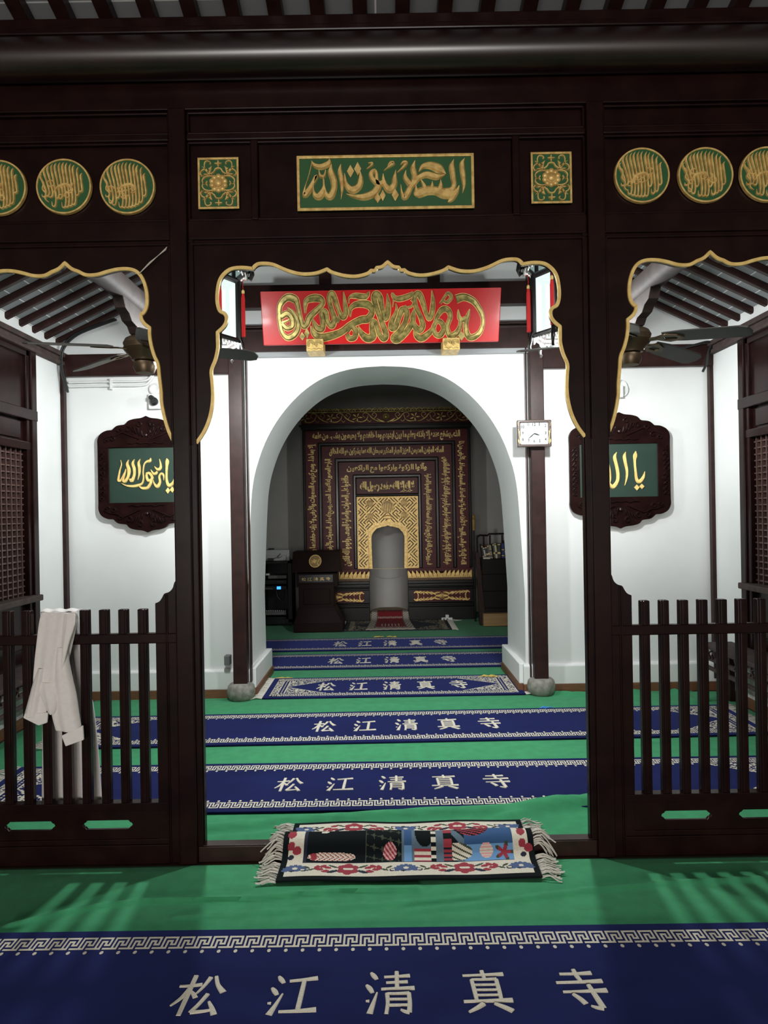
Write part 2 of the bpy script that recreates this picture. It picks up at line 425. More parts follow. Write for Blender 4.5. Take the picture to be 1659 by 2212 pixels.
def ceiling_side(sx, name):
    Xe = XL-0.02 if sx < 0 else XR+0.02
    ze, sl = 2.885, 0.48
    zc = lambda x: ze + abs(x-Xe)*sl
    mb = MB(); a, b = Xe+sx*0.2, X0-sx*0.0
    zz_ = [(a, ze-0.2*sl+0.045), (b, zc(b)+0.045)]
    mb.hexa([(a, 3.25, zz_[0][1]), (b, 3.25, zz_[1][1]), (a, YB+.3, zz_[0][1]), (b, YB+.3, zz_[1][1]),
             (a, 3.25, zz_[0][1]+.05), (b, 3.25, zz_[1][1]+.05), (a, YB+.3, zz_[0][1]+.05), (b, YB+.3, zz_[1][1]+.05)])
    mb.uv = lambda co: (co.y, co.x*1.11)
    c = struct(name, mb, TILE)
    y = 5.99
    while y > 3.3:
        m = MB(); x1, x2 = Xe, X0
        m.hexa([(x1, y-.030, zc(x1)), (x2, y-.030, zc(x2)), (x1, y+.030, zc(x1)), (x2, y+.030, zc(x2)),
                (x1, y-.030, zc(x1)+.05), (x2, y-.030, zc(x2)+.05), (x1, y+.030, zc(x1)+.05), (x2, y+.030, zc(x2)+.05)])
        m.build('rafter', WOOD2, c, bevel=0.014)
        y -= 0.2
    # ridge-ward purlin and white infill between rafter feet
    m = MB(); a = Xe+sx*0.0; m.box(min(a, a+sx*0.12), max(a, a+sx*0.12), 3.3, YB, 2.80, 2.99)
    m.build('eave_infill', WALL, c)
ceiling_side(-1, 'ceiling_left'); ceiling_side(1, 'ceiling_right')

# ================================================================== GREEN CARPETS
def gauss(d, w): return math.exp(-(d/w)**2)
def seg_d(x, y, pl):
    best = 9
    for (ax, ay), (bx, by) in zip(pl, pl[1:]):
        vx, vy = bx-ax, by-ay; t = max(0, min(1, ((x-ax)*vx+(y-ay)*vy)/(vx*vx+vy*vy)))
        best = min(best, math.hypot(x-ax-t*vx, y-ay-t*vy))
    return best
def carpet(name, label, x0, x1, y0, y1, step, ridges, flat=None):
    nx, ny = int((x1-x0)/step), int((y1-y0)/step); mb = MB(); vs = []
    R = [(cat([F(*p) for p in pl], 4), h, w) for pl, h, w in ridges]
    for j in range(ny+1):
        for i in range(nx+1):
            x, y = x0+(x1-x0)*i/nx, y0+(y1-y0)*j/ny; z = 0.004; lean = 0.0
            for pl, h, w in R:
                d = seg_d(x, y, pl)
                if d < 3*w: z += h*gauss(d, w); lean -= 0.6*h*gauss(d, w) if w < .02 else 0
            vs.append((x, y+lean, z))
    fs = [(j*(nx+1)+i, j*(nx+1)+i+1, (j+1)*(nx+1)+i+1, (j+1)*(nx+1)+i) for j in range(ny) for i in range(nx)]
    mb.add(vs, fs)
    o = mb.build(name, FELT, smooth=80)
    s = o.modifiers.new('thick', 'SOLIDIFY'); s.thickness = 0.003; s.offset = -1
    return tag(o, label, 'carpet')
carpet('green_carpet', 'green felt carpet wrinkled in front of the wooden screen', -3.04, 3.14, 0.6, 3.165, 0.016,
       [([(20, 2005), (170, 1968), (330, 1948), (520, 1945), (700, 1930), (900, 1922)], 0.019, 0.016),
        ([(880, 1975), (1020, 1960), (1200, 1935), (1420, 1912), (1640, 1900)], 0.017, 0.017),
        ([(380, 1985), (700, 1965), (960, 1945), (1060, 1936)], 0.012, 0.014),
        ([(700, 1990), (1000, 1980), (1300, 1972)], 0.007, 0.025)])
carpet('green_carpet', 'green felt carpet between the wooden screen and the arched wall', XL+0.03, XR-0.03, 3.275, 6.0, 0.026,
       [([(437, 1797), (560, 1786), (700, 1774), (830, 1766), (960, 1758), (1120, 1752), (1280, 1740)], 0.034, 0.035),
        ([(440, 1815), (560, 1806), (640, 1792)], 0.012, 0.03),
        ([(1100, 1770), (1200, 1745), (1290, 1725)], 0.03, 0.05),
        ([(490, 1635), (700, 1622), (1000, 1616)], 0.004, 0.05),
        ([(1350, 1600), (1480, 1610), (1560, 1628)], 0.006, 0.03),
        ([(460, 1530), (700, 1527), (1000, 1515)], 0.005, 0.06),
        ([(1190, 1500), (1300, 1503), (1440, 1492), (1500, 1520)], 0.03, 0.035)])
carpet('green_carpet', 'green felt carpet under the arch and before the gilded niche', -2.38, 2.48, 6.0, 10.95, 0.06, [])
# ================================================================== WOODEN SCREEN
def S(u): return X0 + u
scr = thing('wooden_screen', 'dark lacquered wooden screen of posts and panelled frieze across the hall', 'screen', (X0, YS, 0))
for u in (-0.8975, 0.9, -1.93, 1.93):
    mb = MB(); h = 0.0375
    mb.box(S(u-h), S(u+h), YS-0.025, YS+0.07, 0.0, 3.25)
    mb.build('post', WOOD, scr, bevel=0.006)
for u in (-0.85, 0.853):                       # inner jamb strips of the middle opening
    s = 1 if u < 0 else -1
    mb = MB(); mb.box(S(u-0.012), S(u+0.012), YS-0.005, YS+0.06, 0.07, 2.69)
    mb.box(S(u+0.012*s), S(u+0.017*s), YS+0.01, YS+0.05, 0.07, 2.69)
    mb.build('jamb_strip', WOOD, scr, bevel=0.004)
mb = MB(); mb.box(S(-0.86), S(0.863), YS, YS+0.06, 0.0, 0.066); mb.box(S(-0.86), S(0.863), YS+0.004, YS+0.056, 0.066, 0.071)
mb.build('threshold', WOOD2, scr, bevel=0.004)
mb = MB(); mb.box(S(-2.6), S(2.6), YS-0.015, YS+0.08, 3.245, 3.37)
mb.build('lintel_board', WOOD, scr, bevel=0.004)
ZR = [(3.146, 3.116), (2.772, 2.688)]
BAYS = [(-1.893, -0.935), (-0.86, 0.8625), (0.9375, 1.893)]
for k, (a, b) in enumerate(BAYS):
    dz = 0.0
    for (z1, z0) in ZR:
        mb = MB(); mb.box(S(a), S(b), YS-0.008, YS+0.05, z0+dz, z1+dz)
        mb.build('frieze_rail', WOOD, scr, bevel=0.006)
    mb = MB(); mb.box(S(a), S(b), YS+0.022, YS+0.045, 3.14, 3.25)
    mb.build('upper_panel', WOOD, scr)
    mb = MB(); mb.box(S(a), S(b), YS+0.022, YS+0.045, 2.765, 3.12)
    mb.build('frieze_panel', WOOD, scr)
    # beads around the panels
    mb = MB()
    frames = [(a, b, 3.146, 3.245)]
    frames += [(-0.86, -0.574, 2.772, 3.116), (-0.564, 0.556, 2.772, 3.116), (0.566, 0.8625, 2.772, 3.116)] if k == 1 else [(a, b, 2.772, 3.116)]
    for (p, q, z0, z1) in frames:
        t = 0.011
        for (x0, x1, zz0, zz1) in ((p, q, z0, z0+t), (p, q, z1-t, z1), (p, p+t, z0, z1), (q-t, q, z0, z1)):
            mb.box(S(x0), S(x1), YS+0.0, YS+0.03, zz0, zz1)
    mb.build('panel_bead', WOOD, scr, bevel=0.004)
for u in (-0.569, 0.561):
    mb = MB(); mb.box(S(u-0.016), S(u+0.016), YS-0.006, YS+0.045, 2.772, 3.116); mb.build('frieze_stile', WOOD, scr, bevel=0.005)

# round purlin above the screen
pur = thing('round_purlin', 'thick round dark lacquered timber lying above the panelled frieze', 'timber', (X0, YS-0.06, 3.355))
mb = MB(); mb.lathe([(0.086, -2.9), (0.086, 2.9)], (X0, YS-0.065, 3.437), 40, axis='X')
mb.build('log', POLISHED, pur, smooth=40)
mb = MB(); mb.box(S(-2.9), S(2.9), YS-0.105, YS+0.05, 3.520, 3.548); mb.box(S(-2.9), S(2.9), YS-0.085, YS+0.05, 3.548, 3.60)
mb.build('top_fillet', WOOD, pur, bevel=0.006)

# ---------------------------------------------------------------- scalloped arch boards with gilt edge
cen = [(423.6, 957), (438.7, 935), (450.6, 908), (457.3, 878), (459, 851), (457.3, 824), (455.6, 800), (464, 777), (469, 753), (469, 736), (468.4, 717.7)]
cen2 = [(468.4, 717.7), (481, 706), (487, 695), (487, 683), (482, 676)]
cen3 = [(482, 676), (473, 671), (468, 655), (467.4, 635), (470.8, 611), (479, 594.5), (496, 581), (520, 577.6), (544, 580)]
cen4 = [(544, 580), (550, 573), (560.7, 569), (586.6, 570.7), (617.7, 583.7), (648.8, 591.5), (680, 590), (705, 581)]
cen5 = [(705, 581), (716, 588), (742, 595), (768, 596.6), (791, 591), (800, 584)]
cen6 = [(800, 584), (808, 584), (812, 578)]
cen7 = [(812, 578), (824, 575.5), (835.5, 565.5)]
sid = [(375.6, 955.6), (364.5, 932), (356, 905), (349, 871), (347.6, 844), (344, 814), (341, 787), (332.4, 766.6), (325.7, 743), (323, 722.7), (323, 707.6)]
sid2 = [(323, 707.6), (312, 699), (305.4, 689), (304, 679)]
sid3 = [(304, 679), (311, 674), (317, 658.6), (316.6, 631.6), (309, 604.6), (297, 588), (280, 581), (256.5, 581), (233, 586), (209, 593), (185.6, 593.5), (169, 586)]
sid4 = [(169, 586), (158, 582), (150, 577), (140, 567.5)]
def chain(segs, n=4):
    out = []
    for s_ in segs:
        q = cat(s_, n) if len(s_) > 2 else [tuple(p) for p in s_]
        out += q if not out else q[1:]
    return [U(px, py, YS) for px, py in out]
cm = chain([cen, cen2, cen3, cen4, cen5, cen6, cen7])
ax_c = cm[-1][0] - 0.0
cm = [(x - X0 - (ax_c-X0)*min(1, max(0, (z-1.8)/0.8)), z) for x, z in cm]
cm[-1] = (0.0, cm[-1][1])
cm = [(min(x, 0), z) for x, z in cm]
cprof = cm + [(-x, z) for x, z in reversed(cm[:-1])]
sm = chain([sid, sid2, sid3, sid4])
sax = sm[-1][0]-X0
sm = [(x-X0, z) for x, z in sm]
sprof_r = [(2*sax-x, z) for x, z in sm]        # other half of the side arch
sprof = [(x, z) for x, z in sprof_r][:-1] + list(reversed(sm))       # outer side ... tip ... post side
def valance(prof, a, b, label, ztop=2.70):
    r = thing('arched_valance', label, 'valance', (S((a+b)/2), YS, ztop))
    m = MB()
    zt = [p for p in prof]
    zt[0] = (a, zt[0][1]); zt[-1] = (b, zt[-1][1])
    loop = [(S(x), z) for x, z in zt] + [(S(b), ztop), (S(a), ztop)]
    m.prism([loop], wallmap(YS+0.006), -0.034, 0.0)
    m.build('board', WOOD, r)
    m = MB(); m.stroke([(S(x), z, 0.0165) for x, z in prof], wallmap(YS+0.004), 0.006, sub=1, flat=0.8)
    # the gilt also wraps a little under the edge
    m.build('gilt_edge', GOLD2, r, smooth=50)
    t = 0.012; m = MB()
    for (x0, x1, z0, z1) in ((a, b, ztop-0.012-t, ztop-0.012), (a, a+t, prof[0][1]-0.01, ztop-0.012), (b-t, b, prof[-1][1]-0.01, ztop-0.012)):
        m.box(S(x0), S(x1), YS-0.006, YS+0.01, z0, z1)
    m.build('border_bead', WOOD, r, bevel=0.004)
    return r
valance(cprof, -0.862, 0.865, 'wide scalloped dark board with gilt edge over the middle opening', 2.69)
valance(sprof, -1.893, -0.935, 'scalloped gilt-edged arch board over the railing with the draped robe', 2.69)
valance([(-x, z+0.0) for x, z in reversed(sprof)], 0.9375, 1.893, 'scalloped gilt-edged arch board over the railing without any robe', 2.69)

# ---------------------------------------------------------------- railings
def railing(s, label):
    r = thing('railing', label, 'railing', (S(s*1.41), YS, 0))
    a, b = 0.985, 1.893                        # distances from the middle axis
    # pierced base board
    def slot(c, w, h, zc):
        q = 0.018
        pts = [(c-w/2, zc), (c-w/2+.004, zc+.008), (c-w/2+q*.6, zc+.010), (c-w/2+q, zc+h/2), (c+w/2-q, zc+h/2), (c+w/2-q*.6, zc+.010), (c+w/2-.004, zc+.008), (c+w/2, zc)]
        return pts + [(x, 2*zc-z) for x, z in reversed(pts[1:-1])]
    m = MB(); holes = [[(S(s*x), z) for x, z in slot(c, 0.215, 0.038, 0.166)] for c in (1.252, 1.588)]
    m.prism([rectloop(S(min(s*a, s*b)), S(max(s*a, s*b)), 0.085, 0.258)] + holes, wallmap(YS+0.005), -0.016, 0.0)
    m.box(S(min(s*a, s*b)), S(max(s*a, s*b)), YS-0.004, YS+0.045, 0.228, 0.262)
    m.box(S(min(s*a, s*b)), S(max(s*a, s*b)), YS-0.008, YS+0.045, 0.0, 0.082)
    m.box(S(min(s*a, s*b)), S(max(s*a, s*b)), YS-0.002, YS+0.045, 0.082, 0.105)
    m.build('base_board', WOOD, r, bevel=0.003)
    m = MB(); m.box(S(min(s*0.935, s*b)), S(max(s*0.935, s*b)), YS-0.004, YS+0.034, 0.949, 0.993)
    m.build('top_rail', WOOD, r, bevel=0.005)
    for k in range(9):
        c = 1.0895 + 0.0838*k
        if c > b: break
        m = MB(); m.box(S(s*c-0.0195), S(s*c+0.0195), YS+0.004, YS+0.04, 0.255, 1.097)
        m.box(S(s*c-0.010), S(s*c+0.010), YS+0.0005, YS+0.02, 0.26, 1.0965)
        m.build('baluster', WOOD, r, bevel=0.004)
    prof = [(0.933, 1.222), (0.945, 1.212), (0.952, 1.190), (0.962, 1.176), (0.976, 1.166)]
    prof2 = [(0.976, 1.166), (0.990, 1.163), (1.000, 1.146), (1.012, 1.130), (1.030, 1.122)]
    pr = cat(prof, 4) + cat(prof2, 4)[1:]
    m = MB(); lp = [(S(s*x), z) for x, z in pr] + [(S(s*1.030), 0.0), (S(s*0.933), 0.0)]
    m.prism([lp], wallmap(YS+0.0), -0.04, 0.0)
    for c in (0.9385, 0.977, 0.985): m.box(S(s*c-0.003), S(s*c+0.003), YS-0.006, YS+0.0, 0.0, 1.16)
    m.build('side_wing', WOOD, r, bevel=0.003)
railing(-1, 'dark wooden railing with a white robe draped over its bars')
railing(1, 'dark wooden railing with bare bars and no robe on it')

# ---------------------------------------------------------------- calligraphy plaques
def strokes_from(crop, zoom, Y, data, mb, h, k=None, w0=0.0, m=0, sub=5):
    """relief strokes measured on an enlarged detail of the photograph, laid on the wall plane at Y"""
    for i, s_ in enumerate(data):
        pts = []
        for (x, y, wd) in s_:
            X, Z = U(crop[0]+x/zoom, crop[1]+y/zoom, Y)
            pts.append((X, Z, wd/zoom*Y/FPX))
        mb.stroke(pts, wallmap(Y), h + 0.00012*i, sub=sub, m=m, w0=w0)
def diamonds(crop, zoom, Y, data, mb, h, w0=0.0, m=0):
    for (x, y, dw, dh) in data:
        X, Z = U(crop[0]+x/zoom, crop[1]+y/zoom, Y); a, b = dw/2/zoom*Y/FPX, dh/2/zoom*Y/FPX
        mb.prism([[(X-a, Z), (X, Z-b), (X+a, Z), (X, Z+b)]], wallmap(Y), w0, w0+h, m)

# long green board in the middle of the frieze
YP = YS + 0.012
gp = thing('calligraphy_board', 'long green board with gilt Arabic calligraphy in the middle of the frieze', 'plaque', (S(0), YP, 2.93))
cx_, cz_ = -0.003, 2.9255; hw, hh = 0.383, 0.119
mb = MB(); mb.box(S(cx_-hw), S(cx_+hw), YP-0.006, YP+0.012, cz_-hh, cz_+hh); mb.build('ground', PLAQUEGREEN, gp)
mb = MB(); t = 0.0125
mb.prism([rectloop(S(cx_-hw), S(cx_+hw), cz_-hh, cz_+hh), rectloop(S(cx_-hw+t), S(cx_+hw-t), cz_-hh+t, cz_+hh-t)], wallmap(YP), -0.01, 0.014)
mb.build('gilt_border', GOLD, gp, bevel=0.002)
G = [[(1510,100,4),(1487,145,44),(1497,250,46),(1505,330,32),(1490,408,4)],
 [(1415,108,4),(1398,165,50),(1408,250,50),(1418,320,46),(1400,365,50),(1350,390,80)],
 [(1462,338,12),(1425,400,62),(1340,405,95),(1260,380,80),(1180,378,85),(1100,405,85),(1072,425,20)],
 [(1430,395,55),(1395,450,55),(1365,482,12)],
 [(1300,285,6),(1302,330,40),(1290,380,60)],[(1228,300,6),(1226,340,36),(1215,380,50)],[(1128,285,10),(1155,330,36),(1170,380,55)],[(1085,330,8),(1090,390,45)],
 [(1108,222,5),(1145,168,46),(1215,158,72),(1290,190,82),(1345,238,10)],
 [(1335,245,8),(1265,258,58),(1180,238,62),(1115,262,50),(1075,300,58),(1040,345,52),(1010,405,58),(985,440,48),(962,395,26),(953,328,4)],
 [(1078,120,5),(1060,180,50),(1075,250,52),(1060,315,50)],[(998,205,5),(993,262,44),(1035,325,54)],
 [(922,225,5),(960,190,24),(1003,140,36),(975,132,24),(950,160,6)],[(806,210,5),(850,172,24),(888,140,38),(862,138,26),(838,168,6)],[(655,195,5),(692,166,22),(705,142,26),(670,143,8)],
 [(910,203,5),(900,270,45),(893,330,58),(858,368,72),(820,335,52),(803,285,36),(800,235,8)],
 [(805,300,45),(765,318,60),(705,275,46),(697,225,46),(725,205,40),(742,235,32),(745,290,40),(755,345,62),(715,400,68),(640,432,66),(550,430,36),(478,412,4)],
 [(464,232,6),(480,325,42),(530,372,72),(588,340,62),(604,270,44),(596,206,6)],
 [(433,153,4),(422,205,44),(438,290,44),(442,380,26),(433,462,4)],
 [(352,155,4),(343,212,56),(368,290,60),(370,360,56),(342,428,66),(308,418,44),(290,350,14),(285,285,8)],
 [(282,330,10),(276,375,46),(245,425,72),(208,420,48),(192,368,18),(196,320,10)],
 [(200,318,8),(218,255,42),(186,315,42),(150,380,56),(115,418,52),(118,360,14),(150,262,8),(182,130,10)],
 [(175,125,6),(205,160,40),(262,170,56),(325,140,52),(332,106,6)],[(240,203,6),(252,250,30),(285,254,30),(300,205,10)],[(278,262,10),(280,335,12)]]
mb = MB(); strokes_from((630, 320), 4.046, YP, G, mb, 0.008, w0=0.006)
diamonds((630, 320), 4.046, YP, [(515,214,62,112),(578,192,62,118),(905,420,62,110),(752,448,56,88),(796,424,50,100)], mb, 0.008, w0=0.006)
mb.build('lettering', GOLD, gp, smooth=35)

# square floral boards
def floral(px, py, label):
    X, Z = U(px, py, YP)
    r = thing('floral_board', label, 'plaque', (X, YP, Z))
    hw, hh, t = 0.0885, 0.111, 0.009
    m = MB(); m.box(X-hw, X+hw, YP-0.006, YP+0.012, Z-hh, Z+hh); m.build('ground', PLAQUEGREEN, r)
    m = MB(); m.prism([rectloop(X-hw, X+hw, Z-hh, Z+hh), rectloop(X-hw+t, X+hw-t, Z-hh+t, Z+hh-t)], wallmap(YP), -0.01, 0.013); m.build('gilt_border', GOLD, r, bevel=0.0015)
    k = 0.000142
    Q = [[(-170,-210,40),(-300,-222,50),(-420,-185,55),(-490,-100,50),(-470,-12,45),(-400,0,40),(-345,-45,45),(-365,-60,50)],
         [(-180,-230,45),(-270,-280,50),(-370,-390,45),(-420,-520,45),(-400,-640,45),(-330,-680,45),(-250,-650,40),(-225,-600,45),(-260,-580,50)],
         [(-240,-250,30),(-260,-360,70),(-250,-440,90),(-190,-520,6)],[(-265,-380,40),(-300,-470,10)],
         [(-320,-330,40),(-360,-420,45),(-430,-430,50),(-520,-370,50),(-540,-280,45),(-480,-235,45),(-440,-280,50)],
         [(-400,-450,45),(-500,-515,8)],[(-300,-262,30),(-420,-275,45),(-540,-200,6)],
         [(0,-462,55),(-80,-440,55),(-135,-350,55),(-205,-300,50),(-225,-255,45),(-185,-250,40)]]
    m = MB()
    for q in Q:
        for sx in (1, -1):
            for sy in (1, -1):
                m.stroke([(X+sx*a*k, Z-sy*b*k, c_*k*1.05) for a, b, c_ in q], wallmap(YP), 0.007, sub=4, w0=0.006)
    for sy in (1, -1):
        m.stroke([(X, Z+sy*690*k, 40*k), (X, Z+sy*640*k, 70*k), (X, Z+sy*590*k, 40*k), (X, Z+sy*540*k, 60*k), (X, Z+sy*480*k, 10*k)], wallmap(YP), 0.007, w0=0.006)
        m.stroke([(X-115*k, Z+sy*600*k, 15*k), (X-60*k, Z+sy*600*k, 60*k), (X+60*k, Z+sy*600*k, 60*k), (X+115*k, Z+sy*600*k, 15*k)], wallmap(YP), 0.008, w0=0.006)
    m.build('scrollwork', GOLD, r, smooth=40)
    m = MB()
    for i in range(10):
        a = 2*PI*i/10+0.3; cx, cz = X+math.cos(a)*205*k, Z+math.sin(a)*205*k
        m.lathe([(0.0125, -0.006), (0.0125, -0.012), (0.009, -0.017), (0.003, -0.019)], (cx, YP, cz), 12, axis='Y')
    m.lathe([(190*k, -0.006), (190*k, -0.014), (140*k, -0.018), (130*k, -0.0165)], (X, YP, Z), 24, axis='Y')
    m.lathe([(130*k, -0.006), (125*k, -0.02), (80*k, -0.0245), (20*k, -0.026)], (X, YP, Z), 20, axis='Y')
    m.build('flower', GOLD, r, smooth=40)
floral(473, 398, 'small gilt floral panel beside the long green board, over the robe side of the opening')
floral(1190, 386, 'small gilt floral panel beside the long green board, over the clock side of the opening')

# round medallions
MEDS = [(-1.5, 406.5, 3, 'round gilt calligraphy medallion cut by the frame, farthest out above the robe'), (139, 404, 5, 'round gilt calligraphy medallion, middle of the three above the robe'), (276, 404, 8, 'round gilt calligraphy medallion next to the post above the robe'),
        (1386, 380, 11, 'round gilt calligraphy medallion next to the post above the bare railing'), (1523, 379, 14, 'round gilt calligraphy medallion, middle of the three above the bare railing'), (1656, 377.5, 17, 'round gilt calligraphy medallion cut by the frame, farthest out above the bare railing')]
for (px, py, seed, label) in MEDS:
    X, Z = U(px, py, YP); R = 0.1205; rr = random.Random(seed)
    r = thing('calligraphy_medallion', label, 'medallion', (X, YP, Z), 'round calligraphy medallions on the frieze')
    m = MB(); m.lathe([(R-.004, 0.012), (R-.004, -0.006)], (X, YP, Z), 48, axis='Y'); m.build('ground', PLAQUEGREEN, r)
    m = MB(); m.stroke([(X+math.cos(a)*(R-0.005), Z+math.sin(a)*(R-0.005), 0.011) for a in [2*PI*i/56 for i in range(56)]], wallmap(YP), 0.013, sub=1, closed=True, w0=-0.004, flat=0.6); m.build('gilt_rim', GOLD, r, smooth=50)
    m = MB(); n = 12; left = px < 800
    for i in range(n):
        t = (i+0.5)/n*2-1                       # -1..1 across
        x = t*0.086; top = math.sqrt(max(0.104**2-x*x, 0))*0.98; bot = -math.sqrt(max(0.102**2-x*x, 0))*(0.95 if rr.random() < 0.7 else 0.55)
        le = -0.009-0.003*rr.random()+0.009*t
        if abs(t) > 0.78: top *= 0.8; bot *= 0.75
        m.stroke([(X+x+le+0.006, Z+top, .001), (X+x+le-.002, Z+top*.80, .0115), (X+x+le*.45, Z+top*.35+bot*.1, .0112), (X+x+.002, Z+bot*.35, .0112), (X+x+.003, Z+bot*.72, .010), (X+x-.002, Z+bot*.95, .0105), (X+x-.012, Z+bot*.93, .008), (X+x-.014, Z+bot*.72, .002)], wallmap(YP), 0.006+.0002*i, sub=4, w0=0.006)
    for j in range(5):                         # loops and knots crossing the uprights
        a = rr.uniform(-0.075, 0.03); b = rr.uniform(-0.055, 0.015); q = rr.uniform(0.009, 0.015)
        m.stroke([(X+a+q*math.cos(u)*1.2, Z+b+q*math.sin(u), 0.0075) for u in [2*PI*i/10+j for i in range(9)]], wallmap(YP), 0.0075+.0002*j, sub=3, w0=0.006)
    m.stroke([(X-.090, Z+.03, .002), (X-.084, Z+.012, .009), (X-.090, Z-.012, .009), (X-.076, Z-.03, .010), (X-.078, Z-.055, .008), (X-.062, Z-.07, .003)], wallmap(YP), 0.008, sub=4, w0=0.006)
    kx = rr.uniform(-.03, .0)
    m.stroke([(X+kx-.04, Z-.03, .003), (X+kx-.02, Z-.002, .016), (X+kx+.02, Z+.006, .018), (X+kx+.035, Z-.015, .01), (X+kx+.02, Z-.03, .004)], wallmap(YP), 0.009, sub=4, w0=0.006)
    m.build('lettering', GOLD, r, smooth=35)
# white strings tied round the corner of the valance
mb = MB()
for d in (0, 3, 6):
    a = U(361-d*.3, 533+d, YS-0.01); b = U(303-d*.5, 589+d*.4, YS-0.012)
    mb.tube([(a[0], YS-0.010, a[1]), ((a[0]+b[0])/2-0.002*d, YS-0.014, (a[1]+b[1])/2-0.003), (b[0], YS-0.012, b[1])], 0.0013, 5)
tag(mb.build('white_string', FRINGE), 'thin white strings stretched across the valance corner beside the post', 'string')
# ================================================================== MIDDLE ROOM
# pillars with stone drums
for s, side in ((-1, 'left'), (1, 'right')):
    x = X0 + s*PX
    lab = 'dark square wooden pillar on a rounded stone base, %s' % ('without the clock' if s < 0 else 'carrying the wall clock')
    p = thing('wooden_pillar', lab, 'pillar', (x, 6.02, 0))
    mb = MB(); mb.box(x-0.056, x+0.056, 5.965, YB+0.01, 0.13, 3.75); mb.box(x-s*0.075-0.006, x-s*0.075+0.006, 6.02, YB+0.01, 0.13, 2.9)
    mb.build('shaft', WOOD2, p, bevel=0.01)
    mb = MB(); prof = [(0.085, 0.0), (0.108, 0.03), (0.115, 0.07), (0.105, 0.115), (0.085, 0.135), (0.03, 0.136)]
    mb.lathe(prof, (x, 6.0, 0.0), 22)
    b_ = mb.build('stone_base', STONE, p, smooth=60)
# red calligraphy board leaning forward over the arch
yb_, yt_ = 5.86, 5.72
rb = thing('calligraphy_board', 'red lacquer board with big gilt Arabic calligraphy leaning out above the arch', 'plaque', (X0, yb_, 2.85))
bl, br = U(569, 744, yb_), U(1077.5, 738, yb_); tl, tr = U(561.5, 628, yt_), U(1083.5, 622.5, yt_)
def tilt(X, Z, w):
    t = (Z-bl[1])/(tl[1]-bl[1]); return (X, yb_+(yt_-yb_)*t - w, Z)
zb_, zt_ = (bl[1]+br[1])/2, (tl[1]+tr[1])/2
mb = MB(); mb.prism([[(bl[0], zb_), (br[0], zb_), (tr[0], zt_), (tl[0], zt_)]], tilt, -0.03, 0.0)
mb.build('board', PLAQUERED, rb, bevel=0.004)
def tilt_pts(crop, zoom, data):
    out = []
    for s_ in data:
        q = []
        for (x, y, wd) in s_:
            px, py = crop[0]+x/zoom, crop[1]+y/zoom
            Y = yb_
            for _ in range(4):
                X, Z = U(px, py, Y); Y = yb_+(yt_-yb_)*(Z-bl[1])/(tl[1]-bl[1])
            q.append((X, Z, .86*wd/zoom*Y/FPX))
        out.append(q)
    return out
RDAT = [[(1322,112,62),(1375,98,52),(1440,128,44),(1485,195,34),(1500,262,28),(1480,330,38),(1432,366,46),(1398,352,44),(1385,290,36),(1398,225,30),(1412,178,5)],
 [(1335,180,5),(1343,235,30),(1372,250,34),(1385,230,26)],[(1352,235,26),(1345,300,34),(1315,345,46),(1278,350,44),(1262,295,36),(1283,230,34),(1268,186,42),(1232,180,46),(1196,228,32),(1176,292,22)],
 [(1172,300,36),(1188,265,32),(1218,262,36),(1240,305,38),(1218,350,44),(1185,345,36),(1170,305,32)],[(1180,290,24),(1145,335,42),(1092,372,52),(1055,350,36),(1043,308,5)],
 [(1216,142,16),(1236,112,18),(1266,72,20),(1290,98,26),(1262,132,24),(1228,118,10)],
 [(1160,55,4),(1168,130,32),(1160,210,40),(1142,242,34),(1120,200,30),(1100,130,40),(1075,78,46),(1048,92,40),(1050,150,34),(1085,230,34),(1100,285,42),(1078,318,50),(1046,290,42),(1030,235,30),(1040,180,5)],
 [(900,165,5),(906,115,9),(895,70,8)],[(897,74,20),(918,106,36),(960,108,42),(1020,85,36),(1032,60,5)],[(984,152,5),(990,166,15),(1010,165,15),(1026,160,14),(1040,132,10),(1020,115,10)],
 [(922,140,5),(926,190,22),(897,258,38),(890,300,44),(918,300,44),(945,230,38),(965,182,48),(994,195,42),(985,262,38),(945,330,46),(908,368,52),(935,378,56),(1000,318,48),(1035,255,38),(1042,185,16)],
 [(865,75,5),(872,150,36),(866,220,42),(850,245,32),(834,190,32),(815,102,48),(790,80,52),(778,112,46),(800,190,36),(838,290,42),(856,350,46),(840,375,46),(810,340,36),(790,272,32),(770,262,42),(764,310,42),(770,358,56),(732,372,60),(695,340,42),(674,292,5)],
 [(620,230,5),(624,172,32),(670,145,46),(738,150,58),(764,192,44),(738,242,56),(690,250,54),(620,285,50),(560,330,50),(490,356,58),(420,366,58),(375,335,38),(358,290,5)],
 [(610,140,5),(613,102,14),(650,90,38),(720,95,40),(748,62,5)],
 [(602,330,26),(625,295,36),(655,322,42),(648,366,42),(615,372,42),(598,345,30)],
 [(575,65,5),(586,150,32),(590,208,38),(570,232,42),(545,190,32),(515,102,42),(495,76,46),(480,110,36),(496,180,36),(514,240,42),(498,290,46),(470,262,36),(455,198,42),(430,200,36),(440,270,42),(428,312,46),(395,300,46),(368,238,5)],
 [(320,205,8),(326,130,38),(370,106,54),(420,110,52),(436,142,36),(392,190,42),(350,232,46),(330,280,42),(308,292,36),(290,240,32),(270,150,38),(250,112,58),(200,102,52),(155,152,42),(150,222,36),(158,292,36),(172,340,34),(205,368,44),(245,352,46),(272,310,42),(270,255,36),(240,200,28),(203,168,5)],
 [(160,232,40),(200,208,46),(232,240,42),(236,290,38),(200,305,38),(168,276,34)],[(165,270,20),(200,258,16),(225,245,6)]]
mb = MB()
for i, q in enumerate(tilt_pts((555, 610), 3.072, RDAT)): mb.stroke(q, tilt, 0.012+0.0002*i, sub=5, w0=0.0)
